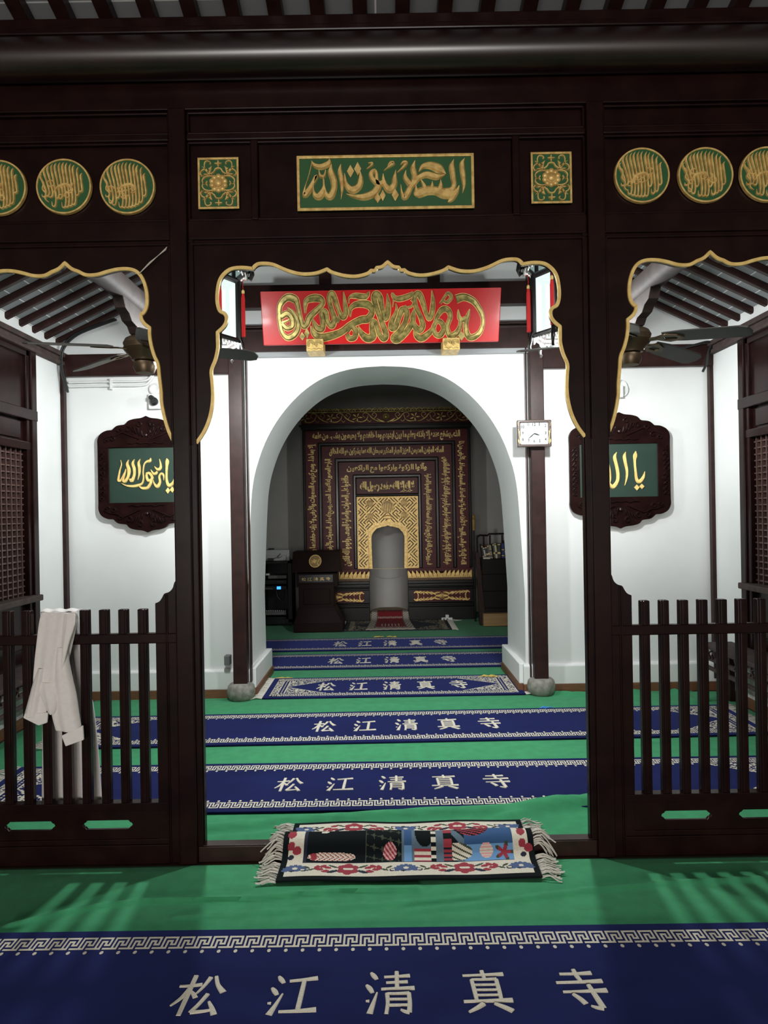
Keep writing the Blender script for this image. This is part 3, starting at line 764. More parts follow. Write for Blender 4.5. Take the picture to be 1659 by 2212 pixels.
for (x, y, a, b) in ((538, 250, 17, 24), (302, 360, 20, 26), (333, 340, 18, 34), (1357, 358, 22, 30)):
    (X, Z, _), = tilt_pts((555, 610), 3.072, [[(x, y, 1)]])[0]
    ka, kb = a/3.072*5.8/FPX, b/3.072*5.8/FPX
    mb.prism([[(X-ka, Z), (X, Z-kb), (X+ka, Z), (X, Z+kb)]], tilt, 0.0, 0.011)
mb.build('lettering', OLDGOLD, rb, smooth=40)
mb = MB()
for i, q in enumerate(tilt_pts((555, 610), 3.072, RDAT)):
    P_ = cat(q, 5)
    for sg in (1, -1):                          # bright gilt outline on both flanks of every stroke
        e = []
        for j, p in enumerate(P_):
            a, b = P_[max(j-1, 0)], P_[min(j+1, len(P_)-1)]; dx, dy = b[0]-a[0], b[1]-a[1]; l = math.hypot(dx, dy) or 1
            e.append((p[0]-dy/l*sg*p[2]*.5, p[1]+dx/l*sg*p[2]*.5, 0.0040))
        mb.stroke(e, tilt, 0.0050, sub=1, flat=0.7)
mb.build('lettering_outline', GOLD2, rb, smooth=50)
# little gilt brackets under the red board
for i, px in enumerate((680.5, 974.5)):
    X, Z = U(px, 746.5-i*2.5, 5.83); hw, hh = 0.066, 0.047
    r = thing('gilt_bracket', 'small gilt carved bracket under the red board, nearer the ' + ('pillar without a clock' if i == 0 else 'clock pillar'), 'bracket', (X, 5.83, Z), 'gilt brackets of the red board')
    m = MB(); m.box(X-hw, X+hw, 5.80, YB-0.06, Z-hh, Z+hh); m.build('block', GOLD, r, bevel=0.004)
    m = MB()
    for sx in (-1, 1):
        for q in (0, 1, 2):
            rad = 0.009+0.009*q
            m.stroke([(X+sx*0.03+rad*math.cos(a)*1.05, Z+0.008+rad*math.sin(a), 0.0045) for a in [PI*k/6-0.4 for k in range(10)]], wallmap(5.80), 0.006, sub=2, w0=-0.001)
    m.stroke([(X+math.sin(k*1.05)*0.0+(-hw+0.012+k*(2*hw-0.024)/8), Z-0.032+0.006*math.sin(k*2.2), 0.005) for k in range(9)], wallmap(5.80), 0.006, w0=-0.001)
    m.build('scroll_carving', OLDGOLD, r, smooth=40)

# wall clock
ca, cd = 5.905, 0.055
X, Z = U(1154.5, 936, ca); hw, hh = 0.138, 0.108
ck = thing('wall_clock', 'rectangular wall clock with brown frame and white dial on the wooden pillar', 'clock', (X, ca, Z))
mb = MB(); mb.prism([rectloop(X-hw, X+hw, Z-hh, Z+hh), rectloop(X-hw+.028, X+hw-.028, Z-hh+.022, Z+hh-.022)], wallmap(ca), -cd, 0.0); mb.build('frame', GREYWOOD if False else mat('brown_clock_frame', (0.07, 0.045, 0.04, 1), 0.35, coat=0.3), ck, bevel=0.008)
mb = MB(); mb.box(X-hw+.02, X+hw-.02, ca+0.012, ca+0.02, Z-hh+.015, Z+hh-.015); mb.build('dial', mat('white_dial', (0.60, 0.63, 0.66, 1), 0.6), ck)
INK = mat('black_ink', (0.012, 0.012, 0.014, 1), 0.6)
yd = ca+0.011
mb = MB()
for nx in (-1, 1): mb.box(X+nx*.066-.0004, X+nx*.066+.0004, yd, yd+.002, Z-.04, Z+.045)
for nz in (-.045, .045): mb.box(X-.066, X+.066, yd, yd+.002, Z+nz-.0004, Z+nz+.0004)
mb.box(X-.017, X+.017, yd, yd+.002, Z+.030, Z+.0325); mb.box(X-.009, X+.009, yd, yd+.002, Z-.0355, Z-.034)
mb.build('dial_marks', mat('grey_ink', (0.3, 0.31, 0.33, 1), 0.6), ck)
def text_mesh(body, offset=0.0, res=2):
    cu = bpy.data.curves.new('text', 'FONT'); cu.body = body; cu.offset = offset; cu.resolution_u = res
    o = bpy.data.objects.new('text', cu); C.objects.link(o)
    dg = bpy.context.evaluated_depsgraph_get(); me = bpy.data.meshes.new_from_object(o.evaluated_get(dg))
    vs = [(v.co.x, v.co.y) for v in me.vertices]; fs = [tuple(p.vertices) for p in me.polygons]
    bpy.data.objects.remove(o); bpy.data.curves.remove(cu); bpy.data.meshes.remove(me)
    return vs, fs
def put_text(mb, body, place, height=None, offset=0.0, box=None, m=0, lift=0.0):
    """place(u, v) maps the text's unit box (0..1, 0..1) to the world"""
    vs, fs = text_mesh(body, offset)
    x0, x1 = min(v[0] for v in vs), max(v[0] for v in vs); y0, y1 = min(v[1] for v in vs), max(v[1] for v in vs)
    mb.add([place((x-x0)/(x1-x0), (y-y0)/(y1-y0)) for x, y in vs], fs, m)
    return (x1-x0)/(y1-y0)
mb = MB()
for t, dx, dz in (('12', 0, .072), ('1', .026, .072), ('2', .056, .062), ('3', .056, .004), ('4', .056, -.047), ('5', .027, -.060), ('6', 0, -.060), ('7', -.027, -.060), ('8', -.056, -.047), ('9', -.056, .004), ('10', -.056, .054), ('11', -.029, .072)):
    dx *= 1.62; h_ = 0.025; wd = 0.0135*len(t) if t not in ('1',) else 0.006
    if t == '11': wd = 0.016
    put_text(mb, t, lambda u, v: (X+dx+(u-.5)*wd, yd, Z+dz+(v-.5)*h_), offset=0.03)
mb.build('numerals', INK, ck)
mb = MB(); yh = ca+0.006
def hand(a, l, wd, back=0.0):
    d = (math.sin(a), math.cos(a)); mb.stroke([(X-d[0]*back, Z-d[1]*back, wd*.6), (X+d[0]*l*.45, Z+d[1]*l*.45, wd), (X+d[0]*l, Z+d[1]*l, wd*.2)], wallmap(yh), 0.001)
hand(math.radians(109), 0.045, 0.0095); mb.build('hour_hand', INK, ck)
mb = MB(); hand(math.radians(229), 0.066, 0.0075); mb.build('minute_hand', INK, ck)
mb = MB(); hand(math.radians(2), 0.066, 0.0016, 0.024); mb.build('second_hand', INK, ck)
mb = MB()
for s in (-1, 1):
    mb.stroke([(X+s*.128, Z+.035, .002), (X+s*.121, Z-.005, .004), (X+s*.115, Z-.05, .006), (X+s*.119, Z-.085, .002)], wallmap(ca), 0.003)
    mb.stroke([(X+s*.116, Z+.02, .002), (X+s*.122, Z+.008, .010), (X+s*.118, Z-.005, .002)], wallmap(ca), 0.003)
    mb.stroke([(X+s*.128, Z-.045, .002), (X+s*.127, Z-.06, .009), (X+s*.125, Z-.075, .002)], wallmap(ca), 0.003)
    for q in range(3): mb.lathe([(0.003, 0), (0.002, -0.003)], (X+s*(.133-.003*q), ca, Z+.085-.011*q), 8, axis='Y')
mb.build('gilt_sprigs', GOLD2, ck)

# carved wall plaques
def wall_plaque(pxc, ytip, ybot, hwpx, glp, label, data, dia, crop, zoom, seed):
    Yf = 6.03
    cx = U(pxc, 1024, Yf)[0]; zt = U(pxc, ytip, Yf)[1]; zb = U(pxc, ybot, Yf)[1]; hw = hwpx*Yf/FPX; H = zt-zb
    zc = (zt+zb)/2
    r = thing('carved_plaque', label, 'plaque', (cx, Yf, zc))
    A = [(0.0, 1.0), (0.10, 0.965), (0.24, 0.95), (0.36, 0.92), (0.42, 0.868)]
    B = [(0.42, 0.868), (0.45, 0.855), (0.60, 0.835), (0.70, 0.765)]
    Cc = [(0.70, 0.765), (0.82, 0.755), (0.94, 0.70), (1.0, 0.60), (1.0, 0.45), (1.0, 0.0)]
    qtr = cat(A, 4)+cat(B, 4)[1:]+cat(Cc, 4)[1:]
    top = [(cx-x*hw, zc+z*H/2) for x, z in reversed(qtr)][:-1]+[(cx+x*hw, zc+z*H/2) for x, z in qtr]
    bot = [(x, 2*zc-z) for x, z in reversed(top)]
    loop = top + bot[1:-1]
    (gx0, gz1) = U(glp[0], glp[1], Yf); (gx1, gz0) = U(glp[2], glp[3], Yf)
    m = MB(); m.prism([loop, rectloop(gx0, gx1, gz0, gz1)], wallmap(Yf), -0.03, 0.0); m.build('frame', WOOD, r, bevel=0.006)
    m = MB(); m.box(gx0-.01, gx1+.01, Yf+0.012, Yf+0.025, gz0-.01, gz1+.01); m.build('green_field', DEEPGREEN, r)
    m = MB(); f = wallmap(Yf); rr = random.Random(seed)
    def sp(x, z, rad, a0, sgn, wd=.012):       # carved spiral
        m.stroke([(x+rad*(1-k/11)*math.cos(a0+sgn*k*.62), z+rad*(1-k/11)*math.sin(a0+sgn*k*.62), wd*(1-k/16)) for k in range(11)], f, 0.017, sub=2, w0=-.001)
    for sx in (-1, 1):
        for sz in (-1, 1):
            Zc = lambda z: zc+sz*z*H
            for k, (dx, dz, l) in enumerate(((.02, .30, .07), (.045, .31, .085), (.072, .325, .08), (.095, .345, .065))):
                m.stroke([(cx+sx*dx*1.0, Zc(dz+.02), .004), (cx+sx*(dx+.012), Zc(dz+l*.45+.015), .013), (cx+sx*(dx*1.25+.01), Zc(dz+l+.005), .003)], f, 0.019, sub=4, w0=-.001)
            m.stroke([(cx+sx*.05, Zc(.30), .006), (cx+sx*.13, Zc(.335), .012), (cx+sx*.19, Zc(.36), .010), (cx+sx*.24, Zc(.335), .009), (cx+sx*.30, Zc(.325), .009), (cx+sx*.35, Zc(.30), .003)], f, 0.017, sub=4, w0=-.001)
            sp(cx+sx*.055, Zc(.425), .026, PI/2, sx); sp(cx+sx*.145, Zc(.385), .026, PI/2, sx); sp(cx+sx*.215, Zc(.375), .022, 0, -sx); sp(cx+sx*.27, Zc(.305), .022, PI/2, sx); sp(cx+sx*.32, Zc(.285), .018, 0, -sx)
            m.stroke([(cx, Zc(.268), .008), (cx+sx*.04, Zc(.262), .010), (cx+sx*.07, Zc(.272), .009), (cx+sx*.11, Zc(.262), .008), (cx+sx*.15, Zc(.268), .003)], f, 0.015, sub=4, w0=-.001)
        z = -.20
        while z < .21:                          # twining stem down each side rail
            xx = cx+sx*hw*.90
            sp(xx+rr.uniform(-.008, .008), zc+z*H, .018, rr.uniform(0, 6), rr.choice((-1, 1)), .008)
            m.stroke([(xx-.02, zc+z*H-.01, .003), (xx, zc+z*H+.015, .008), (xx+.016, zc+z*H+.028, .003)], f, 0.015, sub=3, w0=-.001); z += .042
    m.lathe([(0.018, 0.0), (0.014, -0.01), (0.004, -0.014)], (cx, Yf, zc+.335*H), 14, axis='Y'); m.lathe([(0.018, 0.0), (0.014, -0.01), (0.004, -0.014)], (cx, Yf, zc-.335*H), 14, axis='Y')
    m.build('carving', CARVED, r, smooth=45)
    m = MB(); strokes_from(crop, zoom, Yf, data, m, 0.010, w0=-0.012); diamonds(crop, zoom, Yf, dia, m, 0.010, w0=-0.012)
    m.build('lettering', GOLD2, r, smooth=35)
LD = [[(1165,828,5),(1170,875,64),(1163,960,46),(1160,1080,38),(1163,1190,42),(1190,1268,58),(1235,1258,56),(1275,1205,38),(1296,1112,5)],
 [(1118,1188,4),(1112,1105,34),(1075,1078,40),(1042,1125,36),(1052,1215,42),(1012,1288,62),(965,1250,32),(944,1180,4)],
 [(1045,838,5),(1064,920,30),(1060,985,46),(1022,1012,50),(985,985,26),(966,960,5)],[(1008,1040,30),(985,1075,50),(945,1075,40),(905,1012,5)],
 [(828,1080,38),(880,1072,46),(928,1150,44),(868,1195,50),(838,1145,42),(832,1090,36)],[(925,1130,36),(903,1225,46),(850,1308,54),(775,1318,50),(720,1290,16)],
 [(905,822,8),(888,868,52),(835,885,40),(796,932,24),(780,1050,20),(786,1150,24),(762,1235,34),(690,1272,52),(600,1286,46),(500,1272,26),(428,1234,4)],
 [(735,838,5),(704,902,40),(716,985,50),(716,1080,36),(694,1182,4)],
 [(640,843,5),(608,912,46),(632,1000,52),(632,1100,46),(592,1195,58),(560,1165,28)],
 [(545,853,5),(518,922,46),(546,1020,60),(534,1120,48),(484,1202,54),(452,1185,34),(488,1050,26),(500,998,5)],
 [(415,858,5),(427,930,13),(402,1020,22),(382,1120,32),(376,1188,42),(408,1195,36),(452,1115,22),(482,1050,10)]]
wall_plaque(316.5, 898, 1150.5, 105.5, (234, 968, 400, 1084), 'carved dark plaque with green field, gilt calligraphy and white plug sockets above it', LD, [(1186,1356,74,100),(1257,1340,74,100)], (205, 880), 7.541, 3)
RD = [[(1030,652,5),(1026,715,66),(1018,800,40),(1030,950,38),(1048,1075,50),(1090,1108,60),(1145,1045,46),(1166,956,5)],
 [(880,662,5),(864,732,52),(880,830,50),(902,950,40),(895,1060,30),(865,1167,4)],
 [(745,668,5),(718,740,52),(742,850,52),(766,980,52),(760,1095,52),(700,1185,68),(655,1155,40),(640,1110,8)],
 [(620,678,5),(592,740,52),(616,850,52),(640,960,46),(645,1080,42),(610,1165,50),(570,1170,40),(545,1100,8)],
 [(480,690,5),(492,800,16),(462,950,28),(435,1120,38),(446,1180,46),(490,1150,32),(530,1060,20),(552,1000,5)]]
wall_plaque(1339.5, 890, 1142, 109, (1252, 960, 1422, 1072), 'carved dark plaque with green field and gilt calligraphy near the wall clock', RD, [(1045,1196,80,88),(1120,1180,74,78)], (1225, 880), 6.9125, 9)

# ---------------------------------------------------------------- palace lanterns
GLASS = bpy.data.materials.new('glowing_lantern_glass'); GLASS.use_nodes = True
nt = GLASS.node_tree; nt.nodes.clear()
o_ = nt.nodes.new('ShaderNodeOutputMaterial'); mx = nt.nodes.new('ShaderNodeMixShader'); mx.inputs[0].default_value = 0.75
tr = nt.nodes.new('ShaderNodeBsdfTransparent'); tr.inputs[0].default_value = (0.97, 1, 0.99, 1)
em = nt.nodes.new('ShaderNodeEmission'); em.inputs[0].default_value = (0.85, 1.0, 0.96, 1); em.inputs[1].default_value = 1.3
nt.links.new(tr.outputs[0], mx.inputs[1]); nt.links.new(em.outputs[0], mx.inputs[2]); nt.links.new(mx.outputs[0], o_.inputs[0])
GLASS2 = GLASS.copy(); GLASS2.name = 'dim_lantern_glass'
for n in GLASS2.node_tree.nodes:
    if n.type == 'EMISSION': n.inputs[0].default_value = (0.75, 1, 0.95, 1); n.inputs[1].default_value = 0.42
def lantern(s, label):
    cx, cy = X0+s*LANTERN_DX, LANTERN_Y
    r = thing('palace_lantern', label, 'lantern', (cx, cy, 3.4), 'palace lanterns')
    hexa = lambda rad, z: [(cx+rad*math.cos(PI/3*k), cy+rad*math.sin(PI/3*k), z) for k in range(6)]
    for nm, rad, z0, z1, gl in (('lower', 0.18, 2.60, 2.98, GLASS), ('upper', 0.245, 3.04, 3.30, GLASS2)):
        m = MB(); lo, hi = hexa(rad, z0), hexa(rad, z1)
        for k in range(6):
            m.tube([lo[k], hi[k]], 0.021, 8)
            for q in (lo, hi): m.tube([q[k], q[(k+1) % 6]], 0.019, 8)
        m.build(nm+'_tier_frame', BLACKWOOD, r)
        for k in range(6):
            m = MB(); a, b, c_, d = lo[k], lo[(k+1) % 6], hi[(k+1) % 6], hi[k]
            m.add([a, b, c_, d], [(0, 1, 2, 3)]); m.build('glass_pane', gl, r)
    for rad, z in ((0.19, 2.60), (0.25, 3.04)):  # carved apron hanging below each tier
        m = MB(); q = hexa(rad, z)
        for k in range(6):
            a, b = Vector(q[k]), Vector(q[(k+1) % 6])
            for j in range(7):
                t0, t1 = j/7, (j+1)/7; dz = 0.05 if j in (0, 6) else 0.035 if j in (1, 5) else 0.022
                p0, p1 = a.lerp(b, t0), a.lerp(b, t1); mid = (p0+p1)/2
                m.tube([p0, mid-Vector((0, 0, dz)), p1], 0.0055, 6)
                m.tube([p0-Vector((0, 0, .006)), p1-Vector((0, 0, .006))], 0.0045, 5)
        m.build('carved_apron', mat('bleached_carving', (0.42, 0.40, 0.37, 1), 0.6), r)
    for k in range(6):
        a = PI/3*k; d = Vector((math.cos(a), math.sin(a), 0)); base = Vector((cx, cy, 0))
        m = MB()
        m.tube([base+d*r_+Vector((0, 0, z)) for r_, z in ((.245, 3.33), (.29, 3.36), (.325, 3.34), (.335, 3.30), (.318, 3.285))], [.014, .014, .013, .011, .007], 8)
        m.build('scroll_bracket', BLACKWOOD, r, smooth=60); m = MB()
        m.tube([base+d*r_+Vector((0, 0, z)) for r_, z in ((.25, 3.28), (.27, 3.2), (.262, 3.1), (.275, 3.02), (.262, 2.985), (.25, 3.0))], [.016, .02, .015, .016, .013, .008], 8)
        m.build('hook_bracket', BLACKWOOD, r, smooth=60); m = MB()
        m.tube([base+d*r_+Vector((0, 0, z)) for r_, z in ((.185, 2.64), (.205, 2.58), (.215, 2.53), (.205, 2.505), (.195, 2.515))], [.012, .014, .012, .010, .006], 8)
        m.build('lower_bracket', BLACKWOOD, r, smooth=60)
        for (rad, ztop, l, cord) in ((0.335, 3.30, 0.12, 0.10), (0.215, 2.985, 0.30, 0.06)):
            p = base+d*rad; z = ztop-cord
            m = MB(); m.tube([p+Vector((0, 0, ztop)), p+Vector((0, 0, z))], 0.002, 5)
            m.lathe([(0.004, 0.0), (0.010, -0.008), (0.010, -0.022), (0.006, -0.03)], (p.x, p.y, z), 10, m=1)
            for q in range(9):
                b = 2*PI*q/9+0.3; rr = .0085
                m.tube([(p.x+.004*math.cos(b), p.y+.004*math.sin(b), z-.026), (p.x+rr*math.cos(b), p.y+rr*math.sin(b), z-.06), (p.x+rr*1.05*math.cos(b), p.y+rr*1.05*math.sin(b), z-l)], 0.0042, 5)
            m.build('tassel', [TASSELRED, GOLD2], r)
    m = MB(); m.lathe([(0.10, 3.30), (0.16, 3.34), (0.06, 3.42), (0.02, 3.46)], (cx, cy, 0), 18); m.tube([(cx, cy, 3.45), (cx, cy, 3.62)], 0.012, 8); m.build('cap', BLACKWOOD, r, smooth=50)
    m = MB(); m.tube([(cx, cy, 3.6), (cx, cy, 3.60+0.0)], 0.01, 6) if False else m.tube([(cx, cy, 3.60), (cx, cy, 2.885+0.48*(2.62-abs(cx-X0))+0.03)], 0.006, 6)
    m.build('hanging_rod', DARKMETAL, r)
lantern(-1, 'hexagonal palace lantern with red tassels hanging before the pillar without a clock')
lantern(1, 'hexagonal palace lantern with red tassels hanging before the pillar with the clock')

# ---------------------------------------------------------------- timber beams along the aisles, with fans
FANY = 4.2
def moon_beam(s, label):
    x = X0+s*1.405
    r = thing('aisle_timber', label, 'timber', (x, 3.3, 2.62))
    m = MB(); prof = []
    pts = [(3.28, 2.62), (3.6, 2.645), (3.95, 2.65), (4.6, 2.65), (5.2, 2.645)]
    n = 16; vs = []; fs = []
    for (y, z) in cat(pts, 4):
        for k in range(n):
            a = 2*PI*k/n; vs.append((x+0.058*math.copysign(abs(math.cos(a))**.7, math.cos(a)), y, z+0.06+0.06*math.copysign(abs(math.sin(a))**.8, math.sin(a))))
    L = len(vs)//n
    for i in range(L-1):
        for k in range(n): fs.append((i*n+k, i*n+(k+1) % n, (i+1)*n+(k+1) % n, (i+1)*n+k))
    fs.append(tuple(range(n))); fs.append(tuple((L-1)*n+k for k in range(n)))
    m.add(vs, fs); m.build('log', GREYWOOD, r, smooth=40)
    m = MB(); cl = [(3.86, 2.66), (3.90, 2.60), (3.96, 2.585), (4.0, 2.555), (4.08, 2.545), (4.12, 2.515), (4.34, 2.515), (4.40, 2.56), (4.40, 2.66)]
    m.prism([cl], lambda u, v, w: (x+w, u, v), -0.028, 0.028); m.build('corbel', GREYWOOD, r, bevel=0.006)
    m = MB(); m.box(x-0.04, x+0.04, 5.1, 5.18, 2.64, 2.885+0.48*(2.62-abs(x-X0))+0.04); m.build('hanger_post', WOOD2, r)
    return r
moon_beam(-1, 'long grey-brown timber under the roof above the aisle behind the robe railing'); moon_beam(1, 'long grey-brown timber under the roof above the aisle behind the bare railing')
def fan(s, label, a0):
    cx, cy, zb = X0+s*1.375, FANY, 2.445
    r = thing('ceiling_fan', label, 'fan', (cx, cy, 2.52), 'ceiling fans')
    m = MB(); m.lathe([(0.02, 2.525), (0.06, 2.525), (0.105, 2.50), (0.118, 2.475), (0.112, 2.452), (0.12, 2.446), (0.105, 2.425), (0.075, 2.395), (0.07, 2.38), (0.03, 2.37)], (cx, cy, 0), 32); m.build('motor', BRONZE, r, smooth=40)
    m = MB(); m.lathe([(0.06, 2.372), (0.065, 2.345), (0.05, 2.31), (0.02, 2.305)], (cx, cy, 0), 24); m.build('switch_housing', BRONZE, r, smooth=40)
    for k in range(5):
        a = a0+2*PI*k/5; d = Vector((math.cos(a), math.sin(a), 0)); t = Vector((-math.sin(a), math.cos(a), 0)); o = Vector((cx, cy, zb)); tl = -0.26
        P = lambda u, v, w: tuple(o+d*u+t*v+Vector((0, 0, w+v*tl-max(0, u-.15)*.09)))
        loop = [(0.19, -.046), (0.30, -.060), (0.585, -.062), (0.625, -.045), (0.64, 0.0), (0.625, .045), (0.585, .062), (0.30, .060), (0.19, .046)]
        m = MB(); m.prism([loop], P, -0.004, 0.004); b_ = m.build('fan_blade', BLADE, r, bevel=0.002)
        m = MB(); m.prism([[(0.07, -.014), (0.15, -.016), (0.21, -.045), (0.27, -.03), (0.30, 0), (0.27, .03), (0.21, .045), (0.15, .016), (0.07, .014)], [(0.19, -.018), (0.25, -.016), (0.265, 0), (0.25, .016), (0.19, .018)]], P, -0.012, -0.005); m.build('blade_iron', BRONZE, r)
fan(-1, 'five-bladed ceiling fan hanging above the robe-side aisle', math.radians(2)); fan(1, 'five-bladed ceiling fan hanging above the bare-railing aisle', math.radians(178))

# ---------------------------------------------------------------- cables, pipes, sockets
mb = MB()
q = [U(250, 690, 5.98), U(205, 706, 5.98), U(165, 722, 5.97), U(140, 742, 5.96), U(130, 765, 5.96), U(130, 795, 5.95), U(136, 820, 5.95), U(143, 846, 5.96)]
for d in (0, 0.014): mb.tube([(x+d, 5.96, z-d*.5) for x, z in cat(q, 4)], 0.009, 7)
tag(mb.build('black_cable', BLACKPLASTIC, smooth=60), 'black cable pair curving down the corner post above the robe railing', 'cable')
mb = MB(); q = [U(1440, 760, 5.96), U(1500, 745, 5.96), U(1530, 737, 5.95), U(1540, 742, 5.95), U(1531, 760, 5.96), U(1527, 785, 5.96), U(1518, 803, 5.97)]
mb.tube([(x, 5.97, z) for x, z in cat(q, 4)], 0.010, 7)
tag(mb.build('black_cable', BLACKPLASTIC, smooth=60), 'black cable running down the corner post behind the bare railing', 'cable')
mb = MB()
for k, d in enumerate((0, 9)):
    q = [U(148, 826+d, 6.05), U(240, 824+d, 6.05), U(305, 823+d*1.0, 6.05), U(322, 817+d*.8, 6.05), U(328+k*4, 808, 6.05), U(328+k*4, 802, 6.05)]
    mb.tube([(x, 6.055, z) for x, z in cat(q, 4)], 0.010, 8)
x, z = U(239, 829, 6.04); mb.box(x-0.006, x+0.006, 6.035, 6.08, z-0.045, z+0.045)
tag(mb.build('white_conduit', WHITEPLASTIC, smooth=60), 'white conduit pipes bent up to the plug socket', 'pipe')
def socket(px, py, w_, h_, label, plug):
    X, Z = U(px, py, 6.04); r = thing('plug_socket', label, 'socket', (X, 6.04, Z)); a, b = w_/2*6.04/FPX, h_/2*6.04/FPX
    m = MB(); m.box(X-a, X+a, 6.03, 6.079, Z-b, Z+b); m.build('cover', WHITEPLASTIC, r, bevel=0.006)
    m = MB(); (m.lathe([(0.03, 0), (0.034, -0.03), (0.02, -0.05)], (X+.005, 6.03, Z-.005), 14, axis='Y'), m.lathe([(0.02, 0), (0.02, -.04)], (X-.015, 6.03, Z+.025), 10, axis='Y')) if plug else (m.box(X-.012, X-.006, 6.028, 6.03, Z+.015, Z+.03), m.box(X+.006, X+.012, 6.028, 6.03, Z+.015, Z+.03)); m.build('plug' if plug else 'socket_slot', BLACKPLASTIC, r)
    if not plug:
        m = MB(); m.lathe([(0.022, 0), (0.018, -0.03)], (X+.01, 6.03, Z-.02), 12, axis='Y'); m.build('white_plug', WHITEPLASTIC, r)
socket(329, 791.5, 22, 22, 'white wall socket with a white plug on the dark tie timber', False)
socket(334, 867, 26, 33, 'white wall box with a black plug above the carved plaque', True)
X, Z = U(334, 840, 6.05); mb = MB(); mb.lathe([(0.045, 0.02), (0.05, -0.0), (0.046, -0.012), (0.036, -0.016), (0.033, -0.008), (0.01, -0.006)], (X, 6.06, Z), 24, axis='Y')
tag(mb.build('round_ceiling_rose', WHITEPLASTIC, smooth=40), 'round white fitting on the plaster under the conduit pipes', 'fitting')
X, Z = U(1344, 838, 6.05); r = thing('emergency_light', 'small white emergency light box with a looped white cord beside the valance', 'light', (X, 6.05, Z))
mb = MB(); mb.box(X-.07, X-.0, 6.02, 6.079, Z-.08, Z+.02); mb.build('housing', WHITEPLASTIC, r, bevel=0.005)
mb = MB(); mb.tube(cat([(X-.03, 6.05, Z+.02), (X-.01, 6.05, Z+.07), (X+.03, 6.05, Z+.04), (X+.045, 6.05, Z-.02), (X+.02, 6.05, Z-.06), (X-.01, 6.05, Z-.05)], 4), .004, 6); mb.build('cord', WHITEPLASTIC, r)
X, Z = U(492, 1424, 6.05); mb = MB(); mb.box(X-.02, X+.026, 6.0, 6.079, Z-.04, Z+.035)
tag(mb.build('wall_box', GREYPLASTIC, bevel=0.004), 'small grey junction box low beside the pillar without a clock', 'box')
X, Z = U(490, 1460, 6.05); mb = MB(); mb.box(X-.022, X+.024, 6.045, 6.079, 0.245, Z+.03)
tag(mb.build('cable_duct', mat('beige_plastic', (0.55, 0.53, 0.49, 1), 0.5), bevel=0.003), 'beige cable duct under the grey junction box by the pillar', 'duct')

# ---------------------------------------------------------------- benches along the side walls
def bench(s, label):
    X = XL+0.03 if s < 0 else XR-0.03; d = 0.25
    xa, xb = X, X-s*d
    lo, hi = min(xa, xb), max(xa, xb); y0, y1 = 4.35, 5.72
    r = thing('side_bench', label, 'bench', ((lo+hi)/2, y0, 0))
    m = MB(); m.box(lo, hi, y0, y1, 0.425, 0.455); m.build('bench_top', GREYWOOD, r, bevel=0.006)
    m = MB()
    xf = xb+s*0.015
    for z0, z1 in ((0.335, 0.365), (0.265, 0.29)): m.box(min(xf, xf+s*.03), max(xf, xf+s*.03), y0, y1, z0, z1)
    m.build('apron_rail', GREYWOOD, r, bevel=0.004)
    y = y0+.12
    while y < y1-.1:
        m = MB(); m.tube([(xf, y-.05, .36), (xf, y-.03, .385), (xf, y, .36), (xf, y+.03, .39), (xf, y+.05, .42)], .009, 6); m.tube([(xf, y+.05, .36), (xf, y+.02, .40), (xf, y-.03, .42)], .008, 6); y += .22
        m.build('pierced_carving', WOOD2, r)
    for y in (y0+.03, y1-.03):
        for x in (lo+.025, hi-.025):
            m = MB(); m.box(x-.022, x+.022, y-.022, y+.022, 0.004, .43); m.build('leg', WOOD2, r, bevel=0.004)
bench(-1, 'low dark bench against the lattice window behind the robe'); bench(1, 'low dark bench against the lattice window behind the bare railing')

# ---------------------------------------------------------------- white robe over the railing
def sheet(rows, Y, n=14, amp=0.012, freq=2.3, ph=0.0, bulge=0.02, sub=5):
    """rows: (y, xl, xr, extra depth) in photo pixels; returns a folded cloth mesh"""
    R = cat(rows, sub); m = MB(); vs = []
    for i, (py, xl, xr, dp) in enumerate(R):
        for k in range(n+1):
            t = k/n; px = xl+(xr-xl)*t
            yy = Y-dp-bulge*max(0.0, math.sin(PI*t))**.7-amp*(math.sin(2*PI*freq*t+ph+py*.006)+.5*math.sin(2*PI*freq*2.3*t+ph*2-py*.004))
            X, Z = U(px, py, Y); vs.append((X, yy, Z))
    fs = [(i*(n+1)+k, i*(n+1)+k+1, (i+1)*(n+1)+k+1, (i+1)*(n+1)+k) for i in range(len(R)-1) for k in range(n)]
    m.add(vs, fs); return m
def cloth(m, name, parent):
    o = m.build(name, COTTON, parent, smooth=80)
    s = o.modifiers.new('thick', 'SOLIDIFY'); s.thickness = 0.004; s.offset = 0
    b = o.modifiers.new('smooth', 'SUBSURF'); b.levels = 1; b.render_levels = 1
    return o
rx, rz = U(128, 1318, YS)
rbm = thing('white_robe', 'white robe with long sleeves draped over the dark wooden railing', 'robe', (rx, YS, rz))
m = sheet([(1322, 90, 166, -.005), (1345, 87, 168, .006), (1390, 83, 160, .014), (1430, 79, 152, .016), (1480, 76, 150, .016), (1520, 85, 146, .014), (1536, 112, 140, .012)], YS-.012, 24, .0045, 1.3, .4)
